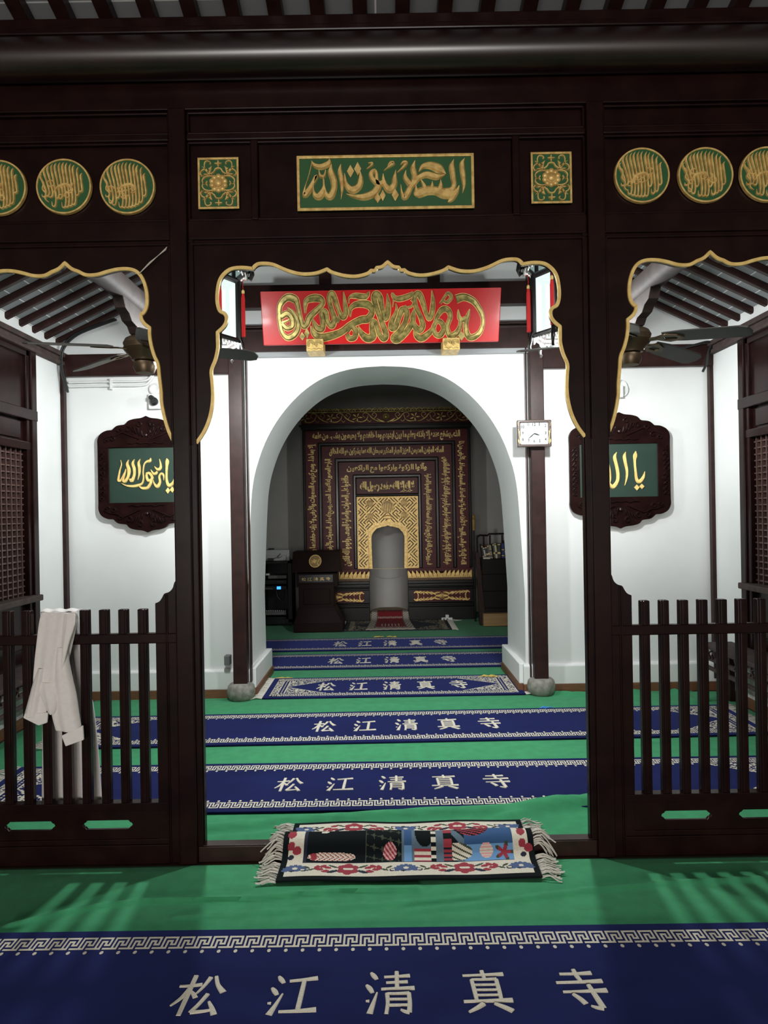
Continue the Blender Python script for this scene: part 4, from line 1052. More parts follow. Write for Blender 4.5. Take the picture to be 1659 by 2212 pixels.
# cap over the bar tops joining the front to the hanging back
vs = []; n = 20
for j in range(7):
    t = j/6
    for k in range(n+1):
        u = k/n; px = 90+76*u; X = U(px, 1322, YS)[0]; Z = U(128, 1322, YS)[1]
        vs.append((X, YS-.02+.09*t, Z+.002+.006*math.sin(PI*t)+.003*math.sin(u*17+t*2)))
m.add(vs, [(j*(n+1)+k, j*(n+1)+k+1, (j+1)*(n+1)+k+1, (j+1)*(n+1)+k) for j in range(6) for k in range(n)])
cloth(m, 'robe_body', rbm)
m = sheet([(1324, 142, 167, .012), (1350, 143, 169, .03), (1385, 142, 159, .036), (1425, 141, 150, .036), (1446, 140, 146, .030)], YS-.016, 10, .004, .8, 1.0, bulge=.016)
cloth(m, 'folded_front', rbm)
m = sheet([(1470, 84, 131, .020), (1490, 92, 132, .030), (1510, 101, 132, .034), (1526, 108, 130, .034), (1537, 114, 126, .030)], YS-.016, 12, .003, .9, .5, bulge=.02)
cloth(m, 'pocket', rbm)
m = sheet([(1326, 92, 170, 0), (1380, 90, 173, -.004), (1450, 90, 183, -.006), (1530, 89, 200, -.008), (1640, 88, 212, -.008), (1700, 87, 217, -.008), (1733, 87, 219, -.008)], YS+.085, 26, .010, 3.1, 1.0, bulge=.012)
cloth(m, 'robe_skirt', rbm)
m = sheet([(1395, 122, 152, .022), (1440, 116, 158, .026), (1490, 114, 170, .028), (1540, 118, 177, .026), (1575, 126, 182, .024)], YS-.016, 14, .005, 1.1, .2)
sl = cloth(m, 'sleeve', rbm)
def cuff(poly, Y, parent):
    pts = [U(px, py, Y) for px, py in poly]; m = MB(); m.prism([[(p[0], p[1]) for p in pts]], wallmap(Y), 0, .012); return m.build('cuff', COTTON, parent, bevel=.004)
cuff([(134.5, 1588), (181, 1566), (183, 1597), (143.5, 1611)], YS-.05, sl)
m = sheet([(1440, 86, 112, .018), (1470, 76, 112, .022), (1510, 65, 108, .022), (1545, 55, 106, .02)], YS-.012, 14, .006, 1.4, 2.0)
sl2 = cloth(m, 'sleeve', rbm)
cuff([(56, 1540), (106, 1538), (104, 1560), (86, 1566), (52, 1549)], YS-.04, sl2)
# ================================================================== RUGS
CH = [
 [[(5,31,5),(28,30,7),(50,27,9)],[(30,5,9),(28,50,9),(26,97,8)],[(27,36,8),(18,58,7),(3,76,3)],[(31,42,4),(40,50,8),(46,58,9)],[(62,10,9),(54,32,6),(43,52,3)],[(73,8,7),(82,28,8),(98,46,12)],[(68,50,8),(58,72,7),(47,91,8)],[(47,91,8),(70,89,6),(88,86,4)],[(76,68,5),(86,82,9),(94,96,11)]],
 [[(12,10,5),(18,17,10),(25,26,7)],[(3,38,5),(10,45,10),(16,54,7)],[(8,98,12),(16,80,8),(27,52,3)],[(1,73,3),(8,73,6)],[(36,22,6),(64,19,7),(93,15,11)],[(66,20,8),(64,55,9),(62,88,9)],[(26,92,5),(60,91,7),(98,88,12)]],
 [[(11,4,5),(17,11,10),(23,20,7)],[(2,34,5),(9,41,10),(15,52,7)],[(10,98,11),(16,78,8),(24,52,3)],[(2,71,3),(9,71,6)],[(38,15,5),(64,14,6),(91,12,9)],[(42,29,5),(64,28,6),(86,27,8)],[(32,44,5),(64,43,7),(99,42,10)],[(64,2,8),(64,22,8),(64,43,8)],[(44,54,8),(45,76,7),(42,99,7)],[(44,55,6),(66,55,6),(88,54,8)],[(87,54,8),(88,76,8),(86,96,9)],[(87,97,8),(78,95,6),(70,91,3)],[(46,68,5),(66,68,5),(86,68,5)],[(46,81,5),(66,81,5),(86,81,5)]],
 [[(8,14,5),(50,13,7),(92,11,10)],[(49,2,8),(50,12,8),(52,23,7)],[(25,24,7),(27,50,8),(28,73,7)],[(75,24,8),(76,50,8),(76,73,7)],[(25,24,5),(50,24,6),(76,23,7)],[(28,37,5),(50,37,5),(76,37,5)],[(28,49,5),(50,49,5),(76,49,5)],[(28,61,5),(50,61,5),(76,61,5)],[(2,75,6),(50,74,7),(98,73,11)],[(40,80,10),(26,89,8),(9,98,4)],[(61,80,5),(78,88,9),(93,97,10)]],
 [[(16,13,6),(48,13,7),(82,11,11)],[(48,2,8),(50,17,9),(54,31,8)],[(3,34,6),(50,33,7),(97,31,11)],[(10,56,5),(52,55,6),(98,53,12)],[(66,40,8),(71,65,10),(76,92,11)],[(76,94,9),(64,92,7),(54,88,3)],[(28,61,6),(38,71,9),(46,83,10)]]]
KEY = ["#######.", "#.......", "#.#####.", "#.#...#.", "#.#.#.#.", "....#.#.", "######..", ]
KEY = ["######.#", ".....#.#", ".###.#.#", ".#.#.#.#", ".#.###.#", ".#.....#", "##.#####"]
def runner(label, xc, yc, length, width, xtext, tw, th, gap, z=0.006, unit=0.057, band=0.072, ends=(True, True), thick=0.012, tilt=0.0):
    """navy prayer runner with meander bands, dots and five woven characters"""
    x0, x1, y0, y1 = xc-length/2, xc+length/2, yc-width/2, yc+width/2
    r = thing('prayer_runner', label, 'rug', (xc, yc, 0), 'navy prayer runners')
    zt = z+thick
    Tm = lambda u, v, w: (u, v+(u-xc)*tilt, w)
    m = MB(); q = 0.008
    loop = [(x0, z), (x0, zt-q), (x0+q, zt), (x1-q, zt), (x1, zt-q), (x1, z)]
    m.hexa([Tm(x0, y0, z), Tm(x1, y0, z), Tm(x0, y1, z), Tm(x1, y1, z), Tm(x0, y0, zt), Tm(x1, y0, zt), Tm(x0, y1, zt), Tm(x1, y1, zt)])
    m.build('pile', NAVY, r, bevel=0.005)
    m = MB(); zz = 0.0012
    def rect(xa, xb, ya, yb):
        m.add([Tm(xa, ya, zt+zz), Tm(xb, ya, zt+zz), Tm(xb, yb, zt+zz), Tm(xa, yb, zt+zz)], [(0, 1, 2, 3)])
    ed = 0.046; cw, chh = unit/8, band/7
    ex0, ex1 = x0+(0.05 if ends[0] else 0), x1-(0.05 if ends[1] else 0)
    n = int((ex1-ex0)/unit)
    for side in (1, -1):
        ya = (y1-ed) if side > 0 else (y0+ed)
        for i in range(n):
            for j, row in enumerate(KEY):
                k = 0
                while k < 8:
                    if row[k] == '#':
                        e = k
                        while e < 8 and row[e] == '#': e += 1
                        yy = ya-side*j*chh
                        rect(ex0+i*unit+k*cw, ex0+i*unit+e*cw, min(yy, yy-side*chh), max(yy, yy-side*chh)); k = e
                    else: k += 1
        yd = ya-side*(band+0.018)
        for i in range(n):
            a = ex0+(i+.5)*unit; rr = .0066
            m.add([Tm(a+rr*math.cos(2*PI*k/8), yd+rr*1.5*math.sin(2*PI*k/8), zt+zz) for k in range(8)], [tuple(range(8))])
    rr_ = random.Random(3)
    for e, (flag, xe, s) in enumerate(((ends[0], x0, 1), (ends[1], x1, -1))):   # end band and corner wedges
        if not flag: continue
        for xa, xb in ((.050, .056), (.108, .114)): rect(min(xe+s*xa, xe+s*xb), max(xe+s*xa, xe+s*xb), y0+ed, y1-ed)
        st = .0105; ny = int((width-2*ed)/st)
        for i in range(5):
            for j in range(ny):
                if rr_.random() < .58: rect(min(xe+s*(.056+i*st), xe+s*(.056+(i+1)*st)), max(xe+s*(.056+i*st), xe+s*(.056+(i+1)*st)), y0+ed+j*st, y0+ed+(j+1)*st)
        for j in range(int((width-2*ed)/.028)):
            a, b = xe+s*.135, y0+ed+(j+.5)*.028; rect(a-.006, a+.006, b-.007, b+.007)
        wl, wh = .34, (width-2*ed-2*band)*.47
        for i in range(int(wl/st)):
            hmax = wh*(1-(i+.5)*st/wl)
            for sgn in (1, -1):
                yb_0 = (y1-ed-band-.012) if sgn > 0 else (y0+ed+band+.012)
                kk = int(hmax/st)
                for j in range(kk+1):
                    if j == kk or i == 0 or rr_.random() < .50:
                        xa, xb = xe+s*(.155+i*st), xe+s*(.155+(i+1)*st); ya, yb = yb_0-sgn*j*st, yb_0-sgn*(j+1)*st
                        rect(min(xa, xb), max(xa, xb), min(ya, yb), max(ya, yb))
    m.build('woven_border', CREAM, r)
    for i, chs in enumerate(CH):
        m = MB(); cx = xtext+(i-2)*gap
        for k, st_ in enumerate(chs):
            m.stroke([(cx+(x/100-.5)*tw, yc-(y/100-.5)*th, wd/100*(tw+th)/2) for x, y, wd in st_], lambda u, v, w: Tm(u, v, zt+w), 0.0030+.0001*k, sub=4, flat=.75)
        m.build('woven_character', CREAM, r, smooth=40)
    for flag, xe, s in ((ends[0], x0, -1), (ends[1], x1, 1)):
        if not flag: continue
        m = MB(); k = 0; rq = random.Random(int(xe*100))
        while k < width:
            y = y0+k; l = .075+.03*rq.random(); dy = rq.uniform(-.02, .02)
            a = Tm(xe, y, zt-.004); m.tube([a, (a[0]+s*l*.5, a[1]+dy*.4, zt+.006*rq.random()), (a[0]+s*l, a[1]+dy, z+.004)], .0035, 5); k += .011
        m.build('fringe', FRINGE, r)
    return r
def yF(px, py): return F(px, py)[1]
# nearest runner: far edge just below the green carpet in the photo
ye = yF(838, 2013); runner('navy prayer runner with cream characters nearest of all, in front of the wooden screen', 0.09, ye-0.36, 5.4, 0.72, F(843, 2150)[0], 0.155, 0.205, 0.296, ends=(False, False), tilt=-0.006)
ya, yb = yF(848, 1756), yF(848, 1650); runner('navy prayer runner just behind the threshold, nearer of the two before the arch', 0.06, (ya+yb)/2, 4.5, yb-ya, F(848, 1694)[0], 0.150, 0.215, 0.284, unit=0.056, tilt=-0.004)
ya, yb = yF(870, 1607), yF(870, 1540); runner('navy prayer runner right before the arch pillars, farther of the two before the arch', 0.14, (ya+yb)/2, 4.72, yb-ya, F(878, 1567)[0], 0.158, 0.27, 0.288, unit=0.060, tilt=0.01)
ya, yb = yF(845, 1508), yF(845, 1465); runner('navy prayer runner lying right in the archway with fringes at both ends', 0.055, (ya+yb)/2, 2.13, yb-ya, F(847, 1485)[0], 0.155, 0.30, 0.283, unit=0.060)
ya, yb = yF(848, 1446), yF(848, 1414); runner('navy prayer runner just past the archway, nearer of the two in the niche room', 0.06, (ya+yb)/2, 4.3, yb-ya, F(847, 1430)[0], 0.15, 0.30, 0.283, unit=0.060)
ya, yb = yF(845, 1406), yF(845, 1380); runner('navy prayer runner deepest in the niche room, in front of the lectern', 0.06, (ya+yb)/2, 4.3, yb-ya, F(843, 1391)[0], 0.15, 0.33, 0.284, unit=0.060)

# ---------------------------------------------------------------- flowered rug over the threshold
RC = [CREAM, mat('black_green_pile', (0.006, 0.009, 0.010, 1), 0.95, spec=0.1), mat('crimson_pile', srgb(150, 48, 62), 0.95), mat('slate_blue_pile', srgb(72, 90, 130), 0.95),
      mat('sky_blue_pile', srgb(104, 150, 196), 0.95), mat('dark_green_pile', srgb(58, 66, 50), 0.95), mat('pink_pile', srgb(214, 160, 160), 0.95), mat('dark_navy_pile', srgb(24, 30, 50), 0.95), mat('grey_blue_pile', srgb(88, 108, 124), 0.95), mat('deep_blue_pile', srgb(46, 82, 128), 0.95)]
PROF = [(2.985, .010), (3.03, .011), (3.10, .012), (3.135, .015), (3.165, .036), (3.19, .074), (3.215, .090), (3.255, .090), (3.295, .066), (3.35, .026), (3.42, .012), (3.54, .011)]
def flowered_rug():
    r = thing('flowered_rug', 'small flowered rug with white fringes draped over the threshold', 'rug', (0.06, 3.22, 0))
    pp = cat(PROF, 12); L = [0]
    for a, b in zip(pp, pp[1:]): L.append(L[-1]+math.hypot(b[0]-a[0], b[1]-a[1]))
    T = L[-1]
    def at(v):
        d = v*T
        for i in range(len(L)-1):
            if L[i+1] >= d:
                t = (d-L[i])/(L[i+1]-L[i]); return pp[i][0]+(pp[i+1][0]-pp[i][0])*t, pp[i][1]+(pp[i+1][1]-pp[i][1])*t
        return pp[-1]
    NU, NV = 300, 150; W = 1.075
    shapes = []
    def ell(c, u, v, a, b, rot=0): shapes.append((c, u, v, a, b, math.cos(rot), math.sin(rot)))
    def flower(u, v, s=1):
        for k in range(6): ell(2, u+.026*s*math.cos(k*PI/3+.5), v+.046*s*math.sin(k*PI/3+.5), .018*s, .030*s)
        ell(2, u, v, .03*s, .05*s); ell(0, u-.008, v+.004, .011*s, .016*s); ell(0, u+.010, v+.004, .011*s, .016*s)
    def sprig(u, v, d, f=1):
        for a, b, q in ((.012, .035*f, .6), (.03, .02*f, -.3), (.024, -.03*f, .2), (-.012, .02*f, 1.2), (.0, -.005, 0)): ell(2, u+a*d, v+b, .016, .017, q*d)
        for a, b, q in ((-.034, -.012*f, .4), (-.05, .02*f, -.7)): ell(5, u+a*d, v+b, .016, .010, q*d)
        ell(7, u-.062*d, v-.018*f, .012, .020); ell(0, u-.064*d, v-.014*f, .008, .012)
    def blue(u, v, f=1):
        for k in range(9):
            a = PI*k/8; ell(3, u+.035*math.cos(a), v+f*(.05*math.sin(a)-.02), .016, .016, a*f)
        ell(3, u, v-.012*f, .026, .026); ell(0, u, v+.005*f, .010, .016); ell(7, u-.01, v-.03*f, .010, .010)
    def leafs(u, v):
        for s_ in (-1, 1): ell(7, u+s_*.058, v-.035, .024, .016, -.4*s_); ell(5, u+s_*.058, v+.035, .022, .010, .5*s_)
    for (vc, f) in ((.143, 1), (.885, -1)):
        for u in (.265, .715): flower(u, vc); leafs(u, vc)
        for u in (.06, .49, .935): blue(u, vc, f)
        for u, d in ((.155, 1), (.375, -1), (.605, 1), (.825, -1)): sprig(u, vc, d, f)
    for u in (.045, .965):                       # flowers in the side borders
        for k, v in enumerate((.33, .44)): ell(2, u+.012*(-1)**k, v, .018, .03, .5); ell(2, u-.012, v+.03, .014, .03, -.5)
        ell(7, u+.018, v+.24-.02 if False else .58, .012, .05); ell(7, u-.014, .56, .010, .05, .3); ell(5, u-.01, .50, .012, .02); ell(2, u, .68, .024, .03); ell(7, u-.01, .28, .012, .02, .5)
    field0, field1 = .085, .915
    def color(u, v):
        if v < .05 or v > .965 or u < .022 or u > .978: c = 1
        elif u < .034 or u > .966 or v < .065 or v > .95: c = 0
        elif v < .225 or v > .815 or u < field0 or u > field1: c = 0
        elif u < field0+.012 or v < .232 or v > .81: c = 7
        elif u < .475: c = 1
        else:                                    # the building side of the field
            x = u-.475
            if x < .008: c = 8
            elif x < .04: c = 4 if v < .36 else 9
            elif x < .115:
                c = 8
                if .34 < v < .58 and (v-.46)**2/.0116+(x-.09)**2/.0016 < 1.0: c = 1
                if .66 < v < .78: c = 1
                if v < .34: c = 0; c = 2 if (int(v*44) % 2 == 0 and x > .05) else 0
                if x < .05: c = 8
            elif x < .135: c = 0 if int(v*34) % 2 else 1
            elif x < .165: c = 8
            elif x < .20: c = (2 if int(v*20) % 2 else 1) if v > .34 else (2 if int(v*60) % 2 else 7)
            elif x < .25: c = 1 if int(v*14+x*30) % 2 else 8
            else: c = 9 if v > .36 else 4
            if .22 < x < .29 and v > .58 and (x-.22)**2/.0045+(v-.70)**2/.012 < 1: c = 0
            if .20 < x < .29 and v < .40 and (x-.22)**2/.0036+(v-.31)**2/.004 < 1: c = 0 if int((v+x)*70) % 3 else 5
            if (x-.285)**2/.0040+(v-.49)**2/.006 < 1: c = 2 if int(v*80+x*60) % 2 else 1
            if (x-.335)**2/.0007+(v-.315)**2/.0030 < 1: c = 0 if int(v*90) % 2 else 6
            a = math.atan2((v-.30)*.55, x-.405); rr = math.hypot((v-.30)*.55, x-.405)
            if rr < .026+.016*math.cos(5*a): c = 2 if rr < .028 else 5
        if field0+.012 < u < .475 and .232 < v < .81:
            if .10 < u < .29 and (v-.285)**2 < .0011*(1-((u-.195)/.095)**4): c = 0 if int(u*150+abs(v-.285)*120) % 3 else 2
            if (u-.125)**2/.00016+(v-.285)**2/.0009 < 1: c = 2
            if abs((u-.165)**2/.0006+(v-.62)**2/.006-1) < .45 and u > .14 and v > .5: c = 8
            if (u-.20)**2/.0006+(v-.735)**2/.0022 < 1: c = 0 if (u-.20)**2/.0002+(v-.735)**2/.0008 > 1 else 2
            if (u-.225)**2/.00035+(v-.60)**2/.0022 < 1: c = 6
            if (u-.315)**2/.0006+(v-.74)**2/.0050 < 1: c = 0 if int(u*200) % 3 else 2
            if (u-.245)**2/.0007+(v-.76)**2/.0009 < 1: c = 2
            if abs(v-.46-.1*u) < .014 and .15 < u < .18: c = 0
            if u > .33:
                q = math.sin(u*95)*math.sin(v*42+u*20)
                if abs(q) < .10: c = 5
                if .24 < v < .40 and .40 < u < .455 and (u-.427)**2/.0007+(v-.315)**2/.0042 < 1: c = 6 if int(u*130+v*50) % 2 else 2
                if (u-.40)**2/.0004+(v-.76)**2/.0006 < 1: c = 0
        for (cc, a0, b0, ra, rb, cs, sn) in shapes:
            dx, dy = u-a0, (v-b0)
            if abs(dx) > .06 or abs(dy) > .12: continue
            x, y = dx*cs+dy*.55*sn, -dx*sn+dy*.55*cs
            if (x/ra)**2+(y/(rb*.55))**2 < 1: c = cc
        return c
    m = MB(); vs = []
    AT = [at(j/NV) for j in range(NV+1)]
    for j, (y, z) in enumerate(AT):
        for i in range(NU+1):
            u = i/NU; vs.append((-.462+W*u+.012*(j/NV), y+.004*math.sin(u*9)-.004*u, z+.0025*math.sin(u*14+j*.03)+.003))
    fs, ms = [], []
    for j in range(NV):
        for i in range(NU):
            fs.append((j*(NU+1)+i, j*(NU+1)+i+1, (j+1)*(NU+1)+i+1, (j+1)*(NU+1)+i)); ms.append(color((i+.5)/NU, (j+.5)/NV))
    m.add(vs, fs); m.m = ms
    o = m.build('pile', RC, r, smooth=80)
    s_ = o.modifiers.new('thick', 'SOLIDIFY'); s_.thickness = .008; s_.offset = -1; s_.material_offset = 0
    for e, s in ((0, -1), (1, 1)):
        m = MB(); rq = random.Random(5+e)
        for k in range(120):
            v = rq.random(); y, z = at(v); x = -.462+W*e+.012*v
            l = rq.uniform(.055, .10); dy = rq.uniform(-.03, .02)
            z1 = max(.008, z-.05*rq.random()-.02) if z > .03 else .008+.012*rq.random()
            m.tube(cat([(x, y, z+.002), (x+s*l*.4, y+dy*.3, z+.006+.012*rq.random()), (x+s*l*.8, y+dy*.8, (z+z1)/2), (x+s*l, y+dy, z1)], 2), .0028, 5)
        m.build('fringe', FRINGE, r)
flowered_rug()
# scraps on the carpet
def scrap(name, label, cat_, px, py, L, mats, seed, z0=.006, ang=0.0, spread=.012):
    x, y = F(px, py); rq = random.Random(seed); m = MB()
    for k in range(12):
        a = rq.uniform(-L/2, L/2); l = rq.uniform(.02, .06); t = ang+rq.uniform(-.5, .5)
        p = Vector((x+a*math.cos(ang), y+a*math.sin(ang)+rq.uniform(-spread, spread), z0+.004))
        m.tube([p, p+Vector((l*.5*math.cos(t), l*.5*math.sin(t), .012*rq.random())), p+Vector((l*math.cos(t), l*math.sin(t), .003))], .004, 5)
    tag(m.build(name, mats), label, cat_)
STRAW = mat('yellow_straw', srgb(214, 190, 96), 0.8)
scrap('straw_wisp', 'yellow straw wisp on green carpet by the archway runner, away from the clock', 'straw', 608, 1468, .13, STRAW, 1)
scrap('straw_wisp', 'yellow straw wisp lying on the archway runner towards the clock pillar', 'straw', 1048, 1467, .11, STRAW, 2, z0=.02)
scrap('straw_wisp', 'faint yellow straw wisp beyond the deepest navy runner', 'straw', 828, 1378, .24, STRAW, 3)
scrap('blue_scrap', 'small blue and white plastic scrap on the green carpet behind a navy runner', 'scrap', 1172, 1533, .07, [mat('blue_plastic', srgb(70, 150, 220), 0.5)], 4)

# ================================================================== NICHE ROOM
YM = 10.25
def mz(py, Y=YM): return U(837, py, Y)[1]
def mx_(px, Y=YM): return U(px, 1100, Y)[0]
MX = mx_(837)
mi = thing('gilded_prayer_niche', 'oxblood and black wall-high niche surround covered with gilt Arabic script', 'niche', (MX, YM, 0))
k_ = YM/FPX
zb = mz(1229)
outer_w = 1016-837
# nested frames: (half width outer, half width inner, top outer, top inner, depth) in photo pixels
def frame_band(hw0, hw1, t0, t1, y0, name, material, bevel=0.0, depth=.3):
    a, b = hw0*k_, hw1*k_; z0, z1 = mz(t0), mz(t1)
    m = MB(); loop = [(MX-a, zb), (MX-a, z0), (MX+a, z0), (MX+a, zb), (MX+b, zb), (MX+b, z1), (MX-b, z1), (MX-b, zb)]
    m.prism([loop], wallmap(YM), -depth, -y0)
    return m.build(name, material, mi, bevel=bevel)
BANDS = [(181, 175, 924, 929, -.05, 'black_moulding'), (175, 148, 929, 954, .01, 'script_band'), (148, 140, 954, 962, -.03, 'black_moulding'), (140, 112, 962, 988, .03, 'script_band'),
         (112, 104, 988, 997, -.01, 'black_moulding'), (104, 74, 997, 1024, .05, 'script_band'), (74, 66.5, 1024, 1032, .01, 'black_moulding')]
bobs = []
for hw0, hw1, t0, t1, y0, nm in BANDS:
    bobs.append(frame_band(hw0, hw1, t0, t1, y0, nm, BLACKWOOD if 'black' in nm else REDWOOD, .014 if 'black' in nm else 0))
# inner panel for the creed and the fretwork with the niche opening
a = 66.5*k_
m = MB(); m.prism([rectloop(MX-a, MX+a, mz(1068), mz(1032))], wallmap(YM), -.3, -.06); cp = m.build('creed_panel', REDWOOD, mi)
m = MB(); m.tube([(MX-a-.02, YM+.03, mz(1069)), (MX+a+.02, YM+.03, mz(1069))], .02, 12); m.build('black_moulding', BLACKWOOD, mi, smooth=60)
nich_px = [(801, 1229), (799.5, 1165), (800, 1158), (803, 1150), (809, 1143), (813, 1139), (820, 1137), (826, 1135), (832, 1134.5), (837.5, 1132)]
nl = [((px-838.5)*k_, mz(py)) for px, py in nich_px]
nl[-1] = (0, nl[-1][1])
nich = [(MX+x, z) for x, z in nl]+[(MX-x, z) for x, z in reversed(nl[:-1])]
nich_low = [(MX-41*k_, mz(1332)), (MX-42*k_, mz(1290)), (MX-41*k_, mz(1255))]
m = MB(); loop = [(MX-a, zb)]+[(MX-a, mz(1072)), (MX+a, mz(1072)), (MX+a, zb)]+[p for p in reversed(nich)]
m.prism([loop], wallmap(YM), -.3, -.075); m.build('fret_ground', REDWOOD, mi)
m = MB(); m.stroke([(x, z, .045) for x, z in nich], wallmap(YM+.06), .012, sub=1, w0=-.02, flat=.8); m.stroke([(x*1.0+(MX-x)*-.10, z+.012, .012) for x, z in nich], wallmap(YM+.05), .012, sub=1, w0=-.02)
m.build('niche_edge', GOLD, mi, smooth=50)
# fretwork: gold key pattern on the diagonal, clipped to the panel
def inside(x, z):
    if abs(x-MX) > a-.012 or z < zb+.01 or z > mz(1074): return False
    u = abs(x-MX)
    if u > 44*k_: return True
    best = None
    zt = nl[-1][1]+.03
    for (x0_, z0_), (x1_, z1_) in zip(nl, nl[1:]):
        if min(-x0_, -x1_)-.02 <= u <= max(-x0_, -x1_)+.02: zt = max(z0_, z1_)+.035; best = 1
    return z > zt
FRET = [[(0, 0), (5, 0)], [(0, 1), (0, 5)], [(1, 1), (4, 1), (4, 3)], [(1, 2), (3, 2)], [(1, 3), (1, 5), (3, 5)], [(2, 3), (2, 4), (5, 4)], [(5, 1), (5, 3)], [(3, 3), (4, 3)], [(4, 5), (5, 5)]]
pl_loop = [(MX-a, zb)]+[(MX-a, mz(1072)), (MX+a, mz(1072)), (MX+a, zb)]+[p for p in reversed(nich)]
m = MB(); m.prism([pl_loop], wallmap(YM+.075), 0, .008); m.build('gilt_plate', GOLD, mi)
m = MB(); cell = .0335; c45 = math.sqrt(.5)
done = 0
for I in range(-9, 10):
    for J in range(-12, 12):
        fl_ = (I+J) % 2
        for pl in FRET:
            for (u0, v0), (u1, v1) in zip(pl, pl[1:]):
                if fl_: u0, v0, u1, v1 = v0, u0, v1, u1
                st = int(max(abs(u1-u0), abs(v1-v0)))
                for q in range(st):
                    pa = (u0+(u1-u0)*q/st+6*I, v0+(v1-v0)*q/st+6*J); pb = (u0+(u1-u0)*(q+1)/st+6*I, v0+(v1-v0)*(q+1)/st+6*J)
                    A_, B_ = [(MX+(p[0]-p[1])*c45*cell, mz(1150)+(p[0]+p[1])*c45*cell) for p in (pa, pb)]
                    if inside(*A_) and inside(*B_):
                        ex, ez = (B_[0]-A_[0])*.2, (B_[1]-A_[1])*.2
                        m.stroke([(A_[0]-ex, A_[1]-ez, .0125), (B_[0]+ex, B_[1]+ez, .0125)], wallmap(YM+.067), .0012+.0001*(done % 5), sub=1, flat=.95); done += 1
m.build('fret_lines', mat('dark_red_brown_inlay', (0.045, 0.016, 0.012, 1), 0.6), mi)
m = MB()
t = .018
m.prism([rectloop(MX-a, MX+a, zb, mz(1072)), rectloop(MX-a+t, MX+a-t, zb+.002, mz(1072)-t)], wallmap(YM+.075), 0, .014)
m.build('gilt_margin', GOLD, mi)
for (px, py, r_) in ((837, 1095, 14), (799, 1087, 7.5), (873, 1086, 7.5), (799, 1115, 7.5), (873, 1113, 7.5)):
    m = MB(); X, Z = MX+(px-837)*k_, mz(py); R = r_*k_
    m.lathe([(R, 0.0), (R, -.022), (R*.9, -.024)], (X, YM+.075, Z), 24, 1, axis='Y')
    for i in range(7):
        x = (i-3)/3.5*R*.95; h = math.sqrt(R*R-x*x)*.88
        m.stroke([(X+x-.006, Z+h, .002), (X+x, Z, R*.2), (X+x+.004, Z-h, R*.14)], wallmap(YM+.053), .008, sub=3, w0=-.001)
    m.stroke([(X+R*.97*math.cos(2*PI*i/20), Z+R*.97*math.sin(2*PI*i/20), R*.1) for i in range(20)], wallmap(YM+.053), .008, sub=1, closed=True, w0=-.002)
    m.build('round_boss', [GOLD, mat('antique_gold', (0.30, 0.19, 0.08, 1), 0.45, metal=.3)], mi, smooth=40)
m = MB(); X, Z = MX, mz(1119); m.stroke([(X-.062, Z, .01), (X-.03, Z+.01, .05), (X, Z+.012, .055), (X+.03, Z+.01, .05), (X+.062, Z, .01)], wallmap(YM+.06), .02)
m.build('lotus_boss', GOLD, mi, smooth=40)

# --- Arabic script shaping with presentation forms
AR = {}
def reg(ch, base, dual):
    AR[ch] = (base, base+1, base+2, base+3) if dual else (base, base+1, None, None)
for ch, b, d in (('آ', 0xFE81, 0), ('أ', 0xFE83, 0), ('ؤ', 0xFE85, 0), ('إ', 0xFE87, 0), ('ئ', 0xFE89, 1), ('ا', 0xFE8D, 0), ('ب', 0xFE8F, 1), ('ة', 0xFE93, 0), ('ت', 0xFE95, 1), ('ث', 0xFE99, 1), ('ج', 0xFE9D, 1), ('ح', 0xFEA1, 1), ('خ', 0xFEA5, 1),
                 ('د', 0xFEA9, 0), ('ذ', 0xFEAB, 0), ('ر', 0xFEAD, 0), ('ز', 0xFEAF, 0), ('س', 0xFEB1, 1), ('ش', 0xFEB5, 1), ('ص', 0xFEB9, 1), ('ض', 0xFEBD, 1), ('ط', 0xFEC1, 1), ('ظ', 0xFEC5, 1), ('ع', 0xFEC9, 1), ('غ', 0xFECD, 1), ('ف', 0xFED1, 1),
                 ('ق', 0xFED5, 1), ('ك', 0xFED9, 1), ('ل', 0xFEDD, 1), ('م', 0xFEE1, 1), ('ن', 0xFEE5, 1), ('ه', 0xFEE9, 1), ('و', 0xFEED, 0), ('ى', 0xFEEF, 0), ('ي', 0xFEF1, 1), ('لا', 0xFEFB, 0), ('لأ', 0xFEF7, 0), ('لإ', 0xFEF9, 0)): reg(ch, b, d)
def shape(s):
    out = []
    for wd in s.split():
        t = []; i = 0
        while i < len(wd):
            if wd[i:i+2] in ('لا', 'لأ', 'لإ'): t.append(wd[i:i+2]); i += 2
            else: t.append(wd[i]); i += 1
        g = ''
        for i, ch in enumerate(t):
            if ch not in AR: g += ch; continue
            f = AR[ch]; prev = i > 0 and t[i-1] in AR and AR[t[i-1]][2] is not None; nxt = i+1 < len(t) and t[i+1] in AR and f[2] is not None
            g += chr(f[3] if prev and nxt and f[3] else f[1] if prev else f[2] if nxt else f[0])
        out.append(g)
    return '\u2009'.join(out)[::-1]
